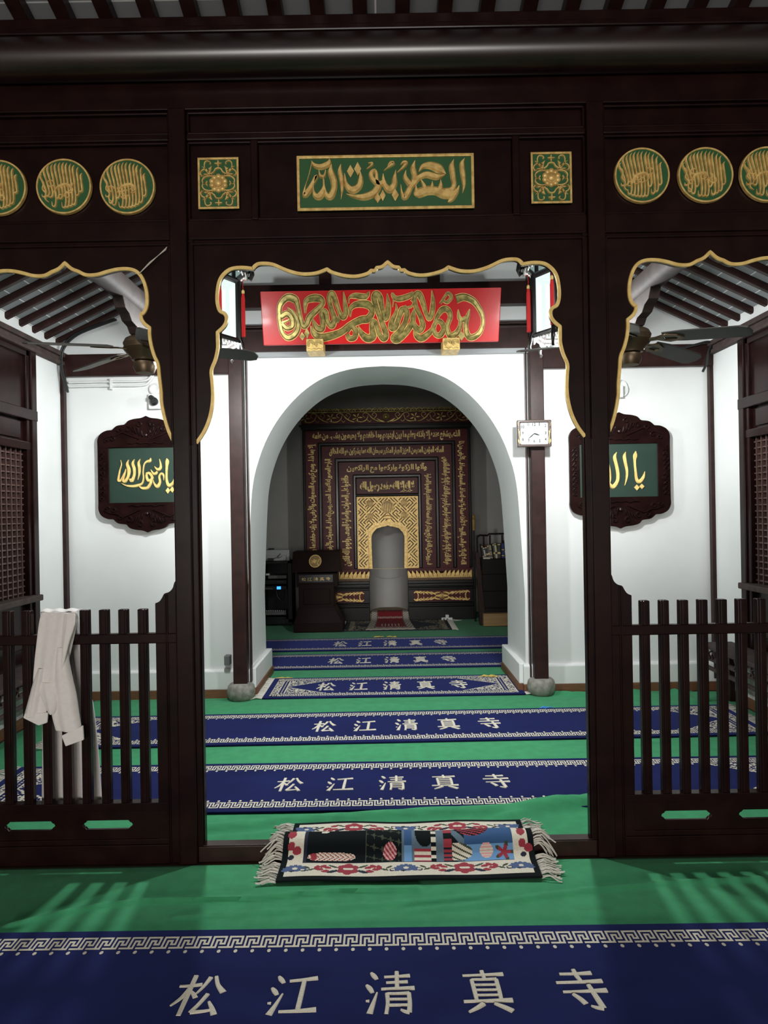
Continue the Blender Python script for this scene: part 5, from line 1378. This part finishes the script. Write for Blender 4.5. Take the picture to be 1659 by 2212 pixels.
def script(text, cx, cz, length, height, Y, rot, parent, off=.038):
    m = MB(); d = .009
    def place(u, v):
        x, z = (u-.5)*length, (v-.5)*height
        if rot == 90: x, z = -z, x
        elif rot == -90: x, z = z, -x
        return (cx+x, Y-d, cz+z)
    vs, fs = text_mesh(shape(text), off)
    x0, x1 = min(v[0] for v in vs), max(v[0] for v in vs); y0, y1 = min(v[1] for v in vs), max(v[1] for v in vs)
    P = [place((x-x0)/(x1-x0), (y-y0)/(y1-y0)) for x, y in vs]
    n = len(P); Q = [(p[0], p[1]+d, p[2]) for p in P]
    m.add(P+Q, list(fs))
    ed = {}
    for f in fs:
        for i in range(len(f)):
            e = (f[i], f[(i+1) % len(f)])
            if (e[1], e[0]) in ed: del ed[(e[1], e[0])]
            else: ed[e] = 1
    m.f += [(b_, a_, a_+n, b_+n) for a_, b_ in ed]; m.m += [0]*len(ed)
    return m.build('lettering', GOLD2, parent)
SCR = [
 (161.5, 941.5, bobs[1], .01, 'الله لا إله إلا هو الحي القيوم لا تأخذه سنة ولا نوم له ما فى السموات وما فى الأرض من ذا', 'الذى يشفع عنده إلا باذنه يعلم ما بين ايديهم وما خلفهم ولا يحيطون بشىء من علمه', 'إلا بما شاء وسع كرسيه السموات والأرض ولا يؤده حفظهما وهو العلى', 22, 21.5),
 (126, 975, bobs[3], .03, 'هو الله الذى لا إله إلا هو عالم الغيب والشهادة هو الرحمن الرحيم هو الله الذى لا إله إلا هو الملك القدوس', 'السلام المؤمن المهيمن العزيز الجبار المتكبر سبحان الله عما يشركون هو الله الخالق', 'البارئ المصور له الاسماء الحسنى يسبح له ما فى السموات والأرض وهو العزيز', 21, 20),
 (89, 1010.5, bobs[5], .05, 'فى بيوت اذن الله ان ترفع ويذكر فيها اسمه فاذا اطمأننتم فاقيموا الصلوة', 'وآتوا الزكوة واركعوا مع الراكعين', 'حافظوا على الصلوات والصلوة الوسطى وقوموا لله قانتين', 21, 20)]
for hw, pt, ob, y0, R_, T_, L_, th, tt in SCR:
    top = pt+14; bot = 1222; cz = (mz(top)+mz(bot))/2; ln = mz(top)-mz(bot)
    script(R_, MX+hw*k_, cz, ln, th*k_, YM+y0, -90, ob); script(L_, MX-hw*k_, cz, ln, th*k_, YM+y0, 90, ob)
    script(T_, MX, mz(pt), 2*(hw-2)*k_, tt*k_, YM+y0, 0, ob)
script('لا إله إلا الله محمد رسول الله', MX, mz(1050), 118*k_, 27*k_, YM+.06, 0, cp, .075)
# cornice
zc0, zc1 = mz(915), mz(888)
m = MB(); m.box(MX-183*k_, MX+183*k_, YM-.06, YM+.3, mz(927), mz(916)); m.box(MX-187*k_, MX+187*k_, YM-.09, YM+.3, mz(921), mz(916)); m.build('black_cornice', BLACKWOOD, mi, bevel=.01)
m = MB(); m.box(MX-183*k_, MX+183*k_, YM-.03, YM+.3, mz(916), mz(884)); co = m.build('flower_frieze', REDWOOD, mi)
m = MB(); f = wallmap(YM-.03)
for s in (-1, 1):
    for q in range(3):
        x0 = 12+q*56; xs = lambda p: MX+s*(x0+p)*k_
        m.stroke([(xs(0), mz(911), .012), (xs(8), mz(909), .02), (xs(18), mz(903), .022), (xs(26), mz(894), .016), (xs(34), mz(892), .012), (xs(38), mz(898), .012), (xs(33), mz(902), .010)], f, .014)
        m.stroke([(xs(14), mz(905), .010), (xs(8), mz(897), .012), (xs(13), mz(892), .011), (xs(18), mz(896), .010), (xs(14), mz(899), .010)], f, .014)
        m.stroke([(xs(26), mz(896), .010), (xs(30), mz(906), .016), (xs(40), mz(911), .018), (xs(54), mz(909), .010)], f, .014)
        m.stroke([(xs(30), mz(905), .010), (xs(24), mz(911), .010), (xs(20), mz(908), .009)], f, .014)
        for j in range(5):
            a_ = j*1.2; m.stroke([(xs(50)+.012*math.cos(a_), mz(902)+.012*math.sin(a_), .012), (xs(50)+.045*math.cos(a_), mz(902)+.045*math.sin(a_), .034), (xs(50)+.075*math.cos(a_), mz(902)+.06*math.sin(a_), .006)], f, .02+.002*j)
    m.stroke([(MX+s*3*k_, mz(912), .02), (MX+s*12*k_, mz(909), .03), (MX+s*20*k_, mz(904), .008)], f, .014)
m.lathe([(.05, -.0), (.045, -.018), (.035, -.014), (.03, -.022), (.01, -.03)], (MX, YM-.03, mz(901)), 18, axis='Y')
z = mz(889.5)
m.tube([(MX-183*k_, YM-.035, z), (MX+183*k_, YM-.035, z)], .012, 8)
for q in range(-15, 16):
    x = MX+q*12*k_*1.0
    m.stroke([(x-6*k_, z+.005, .012), (x-4*k_, z+.035, .012), (x, z+.022, .014), (x+4*k_, z+.035, .012), (x+6*k_, z+.005, .012)], f, .012, sub=3)
    m.stroke([(x-6*k_, z+.03, .010), (x, z+.048, .018), (x+6*k_, z+.03, .010)], f, .013, sub=3)
m.build('gilt_scrollwork', OLDGOLD, co, smooth=45)
# base with leaf moulding and carved panels
def side_part(s):
    xi, xo = 42*k_, 183*k_
    B = lambda m_, x0, x1, d, t0, t1: m_.box(min(MX+s*x0, MX+s*x1), max(MX+s*x0, MX+s*x1), YM-d, YM+.3, mz(t1), mz(t0))
    m = MB(); B(m, xi, xo-.02, .0, 1228.5, 1236); m.build('red_ledge', REDWOOD, mi)
    m = MB(); B(m, xi, xo-.02, .02, 1240, 1249)
    n = 15
    for q in range(n):
        x = xi+(xo-xi-.03)*(q+.5)/n; sg = -1 if x < (xi+xo)/2 else 1
        for e in (-1, 0, 1): m.stroke([(MX+s*(x+e*.018), mz(1248), .020), (MX+s*(x+e*.014+sg*.012), mz(1240.5), .026), (MX+s*(x+sg*.03), mz(1233), .006)], wallmap(YM-.02), .02+.003*e, sub=3)
    m.build('leaf_moulding', GOLD, mi, smooth=45)
    m = MB(); B(m, xi, xo-.02, .01, 1249, 1254); m.build('beaded_lace', mat('brown_gold_lace', (0.16, 0.085, 0.045, 1), 0.5, metal=.3, nscale=120, namt=.6), mi)
    m = MB()
    for d, t0, t1 in ((.06, 1254, 1261), (.045, 1261, 1267), (.03, 1267, 1270), (.045, 1270, 1274), (.01, 1274, 1303), (.04, 1303, 1307), (.03, 1307, 1311), (.05, 1311, 1345)): B(m, xi-.004, xo+(.01 if d > .04 else 0), d, t0, t1)
    m.build('black_plinth', BLACKWOOD, mi, bevel=.006)
    m = MB(); B(m, xi+.07, xo-.05, .018, 1276, 1300); pn = m.build('carved_panel', REDWOOD, mi)
    m = MB(); f = wallmap(YM-.018); c0 = (xi+xo)/2+.01; hl = (xo-xi-.16)/2; zc = mz(1288)
    for e in (-1, 1):
        X = lambda p: MX+s*(c0+e*p*hl)
        for v in (-1, 1):
            for q in range(5):
                b0 = .22+q*.14; m.stroke([(X(b0), zc+v*.012*(q+1)*.6, .012), (X(b0+.07), zc+v*(.03+.005*q), .026), (X(b0+.17), zc+v*(.052+.003*q), .022), (X(b0+.25), zc+v*(.05), .006)], f, .018+.001*q, sub=3)
            m.stroke([(X(.04), zc+v*.05, .006), (X(.16), zc+v*.045, .03), (X(.30), zc+v*.03, .03), (X(.42), zc+v*.05, .02)], f, .022, sub=3)
            m.stroke([(X(.97-.10*math.cos(a_)), zc+v*.055*math.sin(a_), .02) for a_ in (0.2, .9, 1.6, 2.3)], f, .02, sub=3)
            m.stroke([(X(.72+.05*math.cos(a_)), zc+v*(.025+.018*math.sin(a_)), .010) for a_ in (0, 1, 2, 3, 4)], f, .016, sub=3)
        m.stroke([(X(.02), zc, .01), (X(.12), zc, .05), (X(.24), zc, .006)], f, .022, sub=3)
        m.lathe([(.014, 0), (.012, -.022), (.004, -.028)], (X(.88), YM-.018, zc), 10, axis='Y')
    for q in range(8): a_ = q*PI/4; m.stroke([(MX+s*c0, zc, .012), (MX+s*c0+.02*math.cos(a_), zc+.02*math.sin(a_), .018), (MX+s*c0+.045*math.cos(a_), zc+.045*math.sin(a_), .004)], f, .026, sub=3)
    m.lathe([(.018, 0), (.016, -.035), (.006, -.042)], (MX+s*c0, YM-.018, zc), 12, axis='Y')
    m.build('gilt_carving', GOLD, pn, smooth=45)
side_part(-1); side_part(1)
# plaster niche behind the opening: curved back, wooden sill
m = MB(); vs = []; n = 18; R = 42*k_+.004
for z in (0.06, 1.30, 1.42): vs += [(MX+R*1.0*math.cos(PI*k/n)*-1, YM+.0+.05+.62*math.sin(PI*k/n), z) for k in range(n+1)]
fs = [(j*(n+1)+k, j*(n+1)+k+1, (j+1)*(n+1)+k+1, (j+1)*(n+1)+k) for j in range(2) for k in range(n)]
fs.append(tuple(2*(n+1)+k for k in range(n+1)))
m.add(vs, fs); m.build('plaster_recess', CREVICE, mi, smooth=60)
m = MB(); m.box(MX-R, MX+R, YM-.02, YM+.6, 0.0, 0.105); m.build('recess_step', mat('tan_step_covering', srgb(122, 104, 78), 0.8), mi)

# ---------------------------------------------------------------- lectern
lc = thing('lectern', 'dark wooden lectern with round gilt seal and a nameplate in Chinese characters', 'lectern', U(686, 1340, 9.5)[0:1]+(9.5, 0))
yl = 9.28
def lb(m_, x0, y0, x1, y1, Y, d): return pbox(m_, x0, y0, x1, y1, Y, d)
m = MB()
X0a, Z0a = U(630, 1236, yl); X1a, Z1a = U(738, 1236, yl); Xb, Zb_ = U(633, 1192, yl+.12); Xc, Zc_ = U(734, 1190, yl+.12)
zt0 = (Z0a+Z1a)/2; zt1 = (Zb_+Zc_)/2
m.hexa([(X0a, yl, zt0), (X1a, yl, zt0), (X0a, yl+.45, zt0), (X1a, yl+.45, zt0), (Xb, yl+.10, zt1), (Xc, yl+.10, zt1), (Xb, yl+.45, zt1), (Xc, yl+.45, zt1)])
m.build('reading_board', FLATWOOD, lc, bevel=.006)
m = MB(); lb(m, 640, 1238, 729, 1268, yl+.08, .34); lb(m, 645, 1262, 722, 1316, yl+.06, .36)
m.build('body', FLATWOOD, lc, bevel=.005)
m = MB(); lb(m, 655, 1272, 713, 1306, yl+.05, .02); m.build('front_panel', FLATWOOD, lc, bevel=.008)
m = MB(); a0 = U(644, 1315, yl+.06)[0]; a1 = U(723, 1315, yl+.06)[0]; b0 = U(634, 1348, yl-.02)[0]; b1 = U(741, 1344, yl-.02)[0]; z1_ = U(684, 1314, yl)[1]; z0_ = U(684, 1347, yl)[1]
m.hexa([(b0, yl-.02, z0_), (b1, yl-.02, z0_), (b0, yl+.45, z0_), (b1, yl+.45, z0_), (a0, yl+.06, z1_), (a1, yl+.06, z1_), (a0, yl+.42, z1_), (a1, yl+.42, z1_)])
m.box(b0, b1, yl-.02, yl+.45, 0.012, z0_)
m.build('flared_base', FLATWOOD, lc, bevel=.006)
m = MB(); X, Z = U(681, 1212, yl+.05); R = 13.5*yl/FPX
fl = lambda u, v, w: (u, yl+.05+(v-Z)*(.10/(zt1-zt0))-w-.004, v)
m.prism([circle(X, Z, R, 32)], fl, 0.0, .006)
sl_ = m.build('round_seal', MATS['antique_gold'], lc)
m = MB(); m.stroke([(X+R*.94*math.cos(2*PI*i/28), Z+R*.94*math.sin(2*PI*i/28), .012) for i in range(28)], fl, .012, sub=1, closed=True, w0=0)
rq = random.Random(12)
for i in range(9):
    x, z = rq.uniform(-.6, .6)*R, rq.uniform(-.6, .6)*R
    m.stroke([(X+x-.022, Z+z, .003), (X+x-.008, Z+z+rq.uniform(-.02, .02), .011), (X+x+.008, Z+z+rq.uniform(-.02, .02), .011), (X+x+.022, Z+z+rq.uniform(-.01, .015), .003)], fl, .012+.0003*i, sub=3)
m.build('seal_script', GOLD2, sl_, smooth=40)
m = MB(); pbx = lb(m, 645.5, 1242, 719, 1258, yl+.065, .02); pl_ = m.build('nameplate', mat('black_nameplate', (0.012, 0.014, 0.014, 1), 0.2, coat=.6), lc)
m = MB()
for i, chs in enumerate(CH):
    X, Z = U(656+i*13.1, 1251.3-.25*i, yl+.065)
    for k, st_ in enumerate(chs): m.stroke([(X+(x/100-.5)*.058, Z-(y/100-.5)*.042, wd/100*.055) for x, y, wd in st_], wallmap(yl+.065), .002+.0001*k, sub=3)
m.build('nameplate_characters', CREAM if False else GOLD2, pl_, smooth=40)

# ---------------------------------------------------------------- equipment rack and the things on it
yr = 9.85
rk = thing('equipment_rack', 'black glass-fronted equipment rack with a glowing blue display beside the lectern', 'rack', (U(598, 1345, yr)[0], yr, 0))
m = MB()
xa, xb = U(562, 1290, yr)[0], U(631, 1290, yr)[0]; zt = U(598, 1213, yr)[1]
m.box(xa, xb, yr, yr+.4, zt-.03, zt); m.box(xa, xb, yr, yr+.4, 0.03, .10); m.box(xa, xb, yr+.37, yr+.4, .05, zt)
m.box(xa, xa+.05, yr, yr+.4, .05, zt); m.box(xb-.055, xb, yr, yr+.4, .05, zt)
m.build('cabinet', DARKMETAL, rk, bevel=.004)
def unit(nm, y0, y1, mt, x0=572, x1=619):
    q = MB(); pbox(q, x0, y0, x1, y1, yr+.03, .25); return q.build(nm, mt, rk, bevel=.003)
unit('top_receiver', 1243, 1250, GREYPLASTIC, 579); u2 = unit('amplifier', 1253, 1262, DARKMETAL); u3 = unit('tuner', 1266, 1274, DARKMETAL)
q = MB(); pbox(q, 598, 1267, 606.5, 1273, yr+.022, .01); q.build('blue_display', mat('blue_display_glow', (0.02, 0.1, 1, 1), 0.4, emis=(0.03, 0.22, 1, 1), estr=3.0), u3)
q = MB(); [pbox(q, 573+i*2, 1270, 574+i*2, 1273.5, yr+.026, .006) for i in range(8)]; [pbox(q, 598+i*3, 1256, 599.6+i*3, 1257.5, yr+.026, .006) for i in range(5)]; q.build('button', GREYPLASTIC, u2)
mxr = unit('mixing_desk', 1322, 1328.5, GREYPLASTIC, 574, 618); unit('lower_amplifier', 1333, 1342, DARKMETAL, 576, 619)
q = MB(); [pbox(q, 575+i*4, 1318.5, 576.4+i*4, 1321, yr+.05, .006) for i in range(11)]; q.build('mixer_knob', WHITEPLASTIC, mxr)
q = MB(); q.tube(cat([U(594, 1276, yr)[:1]+(yr+.1, U(594, 1276, yr)[1]), U(598, 1290, yr)[:1]+(yr+.1, U(598, 1292, yr)[1]), U(612, 1304, yr)[:1]+(yr+.1, U(612, 1304, yr)[1])], 4), .004, 5); q.tube(cat([U(610, 1275, yr)[:1]+(yr+.12, U(610, 1275, yr)[1]), U(612, 1290, yr)[:1]+(yr+.1, U(612, 1290, yr)[1]), U(600, 1300, yr)[:1]+(yr+.1, U(606, 1303, yr)[1])], 4), .004, 5)
q.build('loose_cable', BLACKPLASTIC, rk)
m = MB(); pbox(m, 566, 1188, 625, 1211.5, yr+.12, .2); pbox(m, 566, 1200, 618, 1211.5, yr+.08, .05)
tag(m.build('white_device_box', mat('translucent_white_plastic', (0.42, 0.43, 0.42, 1), 0.35), bevel=.005), 'pale plastic device box standing on top of the equipment rack', 'box')
m = MB(); pbox(m, 579, 1184.5, 591, 1188.2, yr+.15, .06); tag(m.build('microphone', BLACKPLASTIC, bevel=.006), 'small black microphone lying on the pale device box', 'microphone')
m = MB(); pbox(m, 578, 1206, 590, 1211.3, yr+.02, .05); x, z = U(590, 1207, yr+.04); m.tube(cat([(x, yr+.04, z), (x+.05, yr+.04, z+.02), (x+.10, yr+.04, z+.07), (x+.06, yr+.05, z+.01), (x+.12, yr+.05, z+.03)], 4), .003, 5)
tag(m.build('power_adapter', BLACKPLASTIC), 'black power adapter with coiled lead in front of the pale device box', 'adapter')
m = MB(); pbox(m, 574, 1239, 582, 1243, yr+.05, .05)
tag(m.build('white_receiver', WHITEPLASTIC, bevel=.003), 'tiny white box lying on the receiver inside the equipment rack', 'box')

# ---------------------------------------------------------------- pulpit steps with books, box, staff
yp = 9.62
pu = thing('pulpit', 'dark wooden stepped pulpit with a low backrail beyond the arch', 'pulpit', (U(1070, 1350, yp)[0], yp, 0))
xa, xb = U(1030, 1280, yp)[0], U(1125, 1280, yp)[0]; zt = U(1070, 1208, yp)[1]
m = MB(); m.box(xa+.08, xb, yp+.03, yp+.50, .012, zt)
for q in range(3): m.box(xa+.07, xb, yp+.015, yp+.03, zt-.20-.22*q, zt-.19-.22*q)
m.build('cabinet_body', mat('near_black_wood', (0.007, 0.005, 0.005, 1), 0.5, spec=0.2), pu, bevel=.006)
m = MB(); m.prism([[(xa-.01, zt+.10), (xa+.035, zt+.10), (xa+.05, zt-.05), (xa+.10, .20), (xa+.10, .012), (xa+.03, .012)]], wallmap(yp), -.05, 0.0); m.build('side_board', WOOD2, pu, bevel=.006)
m = MB(); xr0, zr = U(1031, 1157, yp+.42); xr1, _ = U(1120, 1155, yp+.42)
m.tube([(xr0, yp+.42, zr-.02), (xr0+.03, yp+.42, zr+.004), (xr0+.14, yp+.42, zr), (xr0+.16, yp+.42, zr+.02), (xr0+.42, yp+.42, zr+.02), (xr0+.44, yp+.42, zr), (xr1, yp+.42, zr)], .013, 8)
m.build('backrail', WOOD, pu, smooth=60)
for px in (1031, 1045, 1058.5, 1085):
    x, _ = U(px, 1180, yp+.42); m = MB(); m.tube([(x, yp+.42, zt), (x, yp+.42, zr+.005)], .012, 8); m.build('rail_post', WOOD, pu, smooth=60)
BOOKS = [(1040, 1176, 3, .16, (0.02, .02, .022)), (1044.5, 1183, 4, .22, (0.5, .48, .45)), (1049, 1181.5, 4, .20, (.025, .04, .035)), (1053, 1178, 3.5, .16, (.16, .10, .10)), (1058, 1177.5, 5.5, .14, (.33, .29, .20)), (1065, 1175, 4, .13, (.06, .06, .04)), (1069.5, 1174, 4.5, .10, (.62, .58, .42)), (1077.5, 1174, 7, .0, (.05, .05, .025)), (1086, 1174, 6, .0, (.02, .035, .16)), (1093, 1168, 5.5, -.03, (.10, .045, .028)), (1101, 1172, 6, 0.0, (.05, .03, .02))]
BN = ['thin black book at the outer end of the row on the pulpit', 'white-spined book leaning second in the row on the pulpit', 'dark green book leaning third in the row on the pulpit', 'thin brownish book leaning between dark green and beige books', 'thick beige book leaning in the row on the pulpit', 'dark olive book leaning against the cream book on the pulpit', 'cream-spined book leaning beside the thick dark book on the pulpit', 'thick dark book with gilt bands standing beside the blue book', 'blue book standing upright in the row on the pulpit', 'tall brown book in the row behind the arch edge', 'dark brown book hidden mostly by the arch edge']
for (px, pt, wd, lean, col), nm in zip(BOOKS, BN):
    yk = yp+.12; x, z1 = U(px, pt, yk); w2 = wd*yk/FPX/2; h = z1-zt-.004
    xb0 = x+lean*h*.9
    bk = thing('book', nm, 'book', (xb0, yk, zt), 'books on the pulpit')
    m = MB(); z0 = zt+.003
    m.hexa([(xb0-w2, yk, z0), (xb0+w2, yk, z0), (xb0-w2, yk+.15, z0), (xb0+w2, yk+.15, z0), (x-w2, yk, z1), (x+w2, yk, z1), (x-w2, yk+.15, z1), (x+w2, yk+.15, z1)])
    m.build('cover', mat('book_%d_%d_%d' % tuple(int(c*1000) for c in col), col+(1,), .5), bk, bevel=.002)
    m = MB()
    for t in {0: (.12, .8), 1: (.3, .36, .9), 2: (.15, .55), 3: (.2, .3, .7, .8)}[int(px) % 4]:
        c = xb0+(x-xb0)*t; m.box(c-w2*.9, c+w2*.9, yk-.002, yk, z0+h*t, z0+h*t+.012)
    m.build('spine_band', GOLD2 if col[0] < .3 else INK, bk)
m = MB(); pbox(m, 1044, 1204, 1059, 1207.6, yp+.06, .05); tag(m.build('flat_book', CREAM, bevel=.002), 'small white book lying flat under the leaning books', 'book')
m = MB(); xw0, xw1 = U(1044.5, 1340, 9.5)[0], U(1112, 1340, 9.5)[0]; zw = U(1075, 1325.5, 9.5)[1]
m.box(xw0, xw1, 9.5, 9.608, .012, zw)
tag(m.build('pine_box', mat('raw_pine', srgb(168, 132, 88), 0.6, nscale=3, namt=.3, stretch=(1, 1, 9)), bevel=.004), 'raw pine step box standing in front of the dark pulpit', 'box')
x, zt_s = U(1023, 1112, 9.95)
st = thing('staff', 'tall thin staff with turned golden wood handle standing beside the gilded niche', 'staff', (x, 9.95, 0))
m = MB(); m.tube([(x, 9.95, .012), (x, 9.95, zt_s-.2)], .012, 10); m.build('shaft', BLACKWOOD, st, smooth=60)
m = MB(); m.lathe([(.018, -.21), (.021, -.15), (.023, -.14), (.018, -.13), (.025, -.10), (.025, -.06), (.014, -.05), (.022, -.035), (.023, -.018), (.012, -.003), (.003, 0)], (x, 9.95, zt_s), 16); m.build('turned_handle', mat('ochre_varnished_wood', srgb(150, 118, 62), .4), st, smooth=60)
# rugs and power strip at the foot of the niche
yf0, yf1 = yF(838, 1364), yF(838, 1343)
xl_, xr_ = F(742, 1362)[0], F(975, 1358)[0]
dk = thing('fringed_rug', 'dark patterned rug with pale fringe lying before the gilded niche', 'rug', ((xl_+xr_)/2, yf0, 0))
yf1 = min(yf1, YM-.08)
m = MB(); m.box(xl_, xr_, yf0, yf1, .006, .016); m.build('pile', mat('dark_rug_pile', (0.010, 0.014, 0.026, 1), .95), dk, bevel=.003)
m = MB(); rq = random.Random(8); st_ = .016
for i in range(int((xr_-xl_)/st_)):
    for j in range(int((yf1-yf0)/st_)):
        x, y = xl_+i*st_, yf0+j*st_; e = min(x-xl_, xr_-x); ev = min(y-yf0, yf1-y)
        pr = .75 if .06 < e < .12 else .4 if .12 < e < .42 and (abs(y-(yf0+yf1)/2) > (e-.12)*.9) else .5 if .04 < ev < .08 else 0
        if rq.random() < pr: m.add([(x, y, .0168), (x+st_, y, .0168), (x+st_, y+st_, .0168), (x, y+st_, .0168)], [(0, 1, 2, 3)])
m.build('woven_pattern', mat('tan_pile', srgb(150, 140, 118), .95), dk)
for xe, s in ((xl_, -1), (xr_, 1)):
    m = MB(); y = yf0
    while y < yf1: m.tube([(xe, y, .014), (xe+s*.035, y+rq.uniform(-.02, .02), .018), (xe+s*.075, y+rq.uniform(-.03, .03), .010)], .004, 5); y += .022
    m.build('fringe', FRINGE, dk)
rp = thing('prayer_mat', 'small red prayer mat with grey patterned border running up onto the niche step', 'rug', (MX, 9.6, 0))
pr_ = [(9.33, .024), (9.6, .022), (9.95, .024), (10.12, .03), (10.19, .07), (10.225, .118), (10.27, .122), (10.42, .120)]
pp = cat(pr_, 6); n = 40; vs = []; hw = .29
for y, z in pp: vs += [(MX+.01+(2*i/n-1)*hw*(1.08-.20*min(1, max(0, (y-9.33)/.9))), y, z+.002*math.sin(i)) for i in range(n+1)]
fs = []; ms = []
for j in range(len(pp)-1):
    for i in range(n):
        fs.append((j*(n+1)+i, j*(n+1)+i+1, (j+1)*(n+1)+i+1, (j+1)*(n+1)+i)); e = min(i, n-1-i); v = j/(len(pp)-1)
        ms.append(0 if e < 6 and (i*7+j*5) % 3 else 1 if e < 7 else 2 if not (v < .10 or .46 < v < .54) else 0 if (i+j) % 2 else 2)
        if v < .05: ms[-1] = 0
        if .12 < v < .2 and i % 3 == 0 and abs(i-n/2) < 9: ms[-1] = 0
m = MB(); m.add(vs, fs); m.m = ms
o = m.build('pile', [mat('pale_grey_pile', srgb(170, 160, 150), .95), mat('mid_grey_pile', srgb(96, 86, 80), .95), mat('blood_red_pile', srgb(112, 18, 26), .95)], rp, smooth=80)
s_ = o.modifiers.new('thick', 'SOLIDIFY'); s_.thickness = .007; s_.offset = -1
ps = thing('power_strip', 'white power strip with a plug and trailing cord at the foot of the niche', 'power strip', (U(963, 1335, 10.0)[0], 10.0, 0))
x, y = F(965, 1340); y = min(y, YM-.16)
m = MB(); m.box(x-.075, x+.075, y, y+.06, .006, .045); m.build('housing', WHITEPLASTIC, ps, bevel=.005)
m = MB(); m.box(x-.02, x+.025, y+.0, y+.05, .045, .085); m.build('plug', WHITEPLASTIC, ps, bevel=.004)
m = MB(); m.box(x-.055, x-.03, y-.002, y, .015, .035); m.box(x-.01, x+.015, y-.002, y, .015, .035); m.build('socket_slot', GREYPLASTIC, ps)
m = MB(); m.tube(cat([(x+.075, y+.03, .02), (x+.14, y+.0, .012), (x+.2, y+.01, .01), (x+.12, y-.03, .01), (x-.1, y-.035, .01), (x-.35, y-.01, .01)], 5), .004, 5); m.build('cord', WHITEPLASTIC, ps)
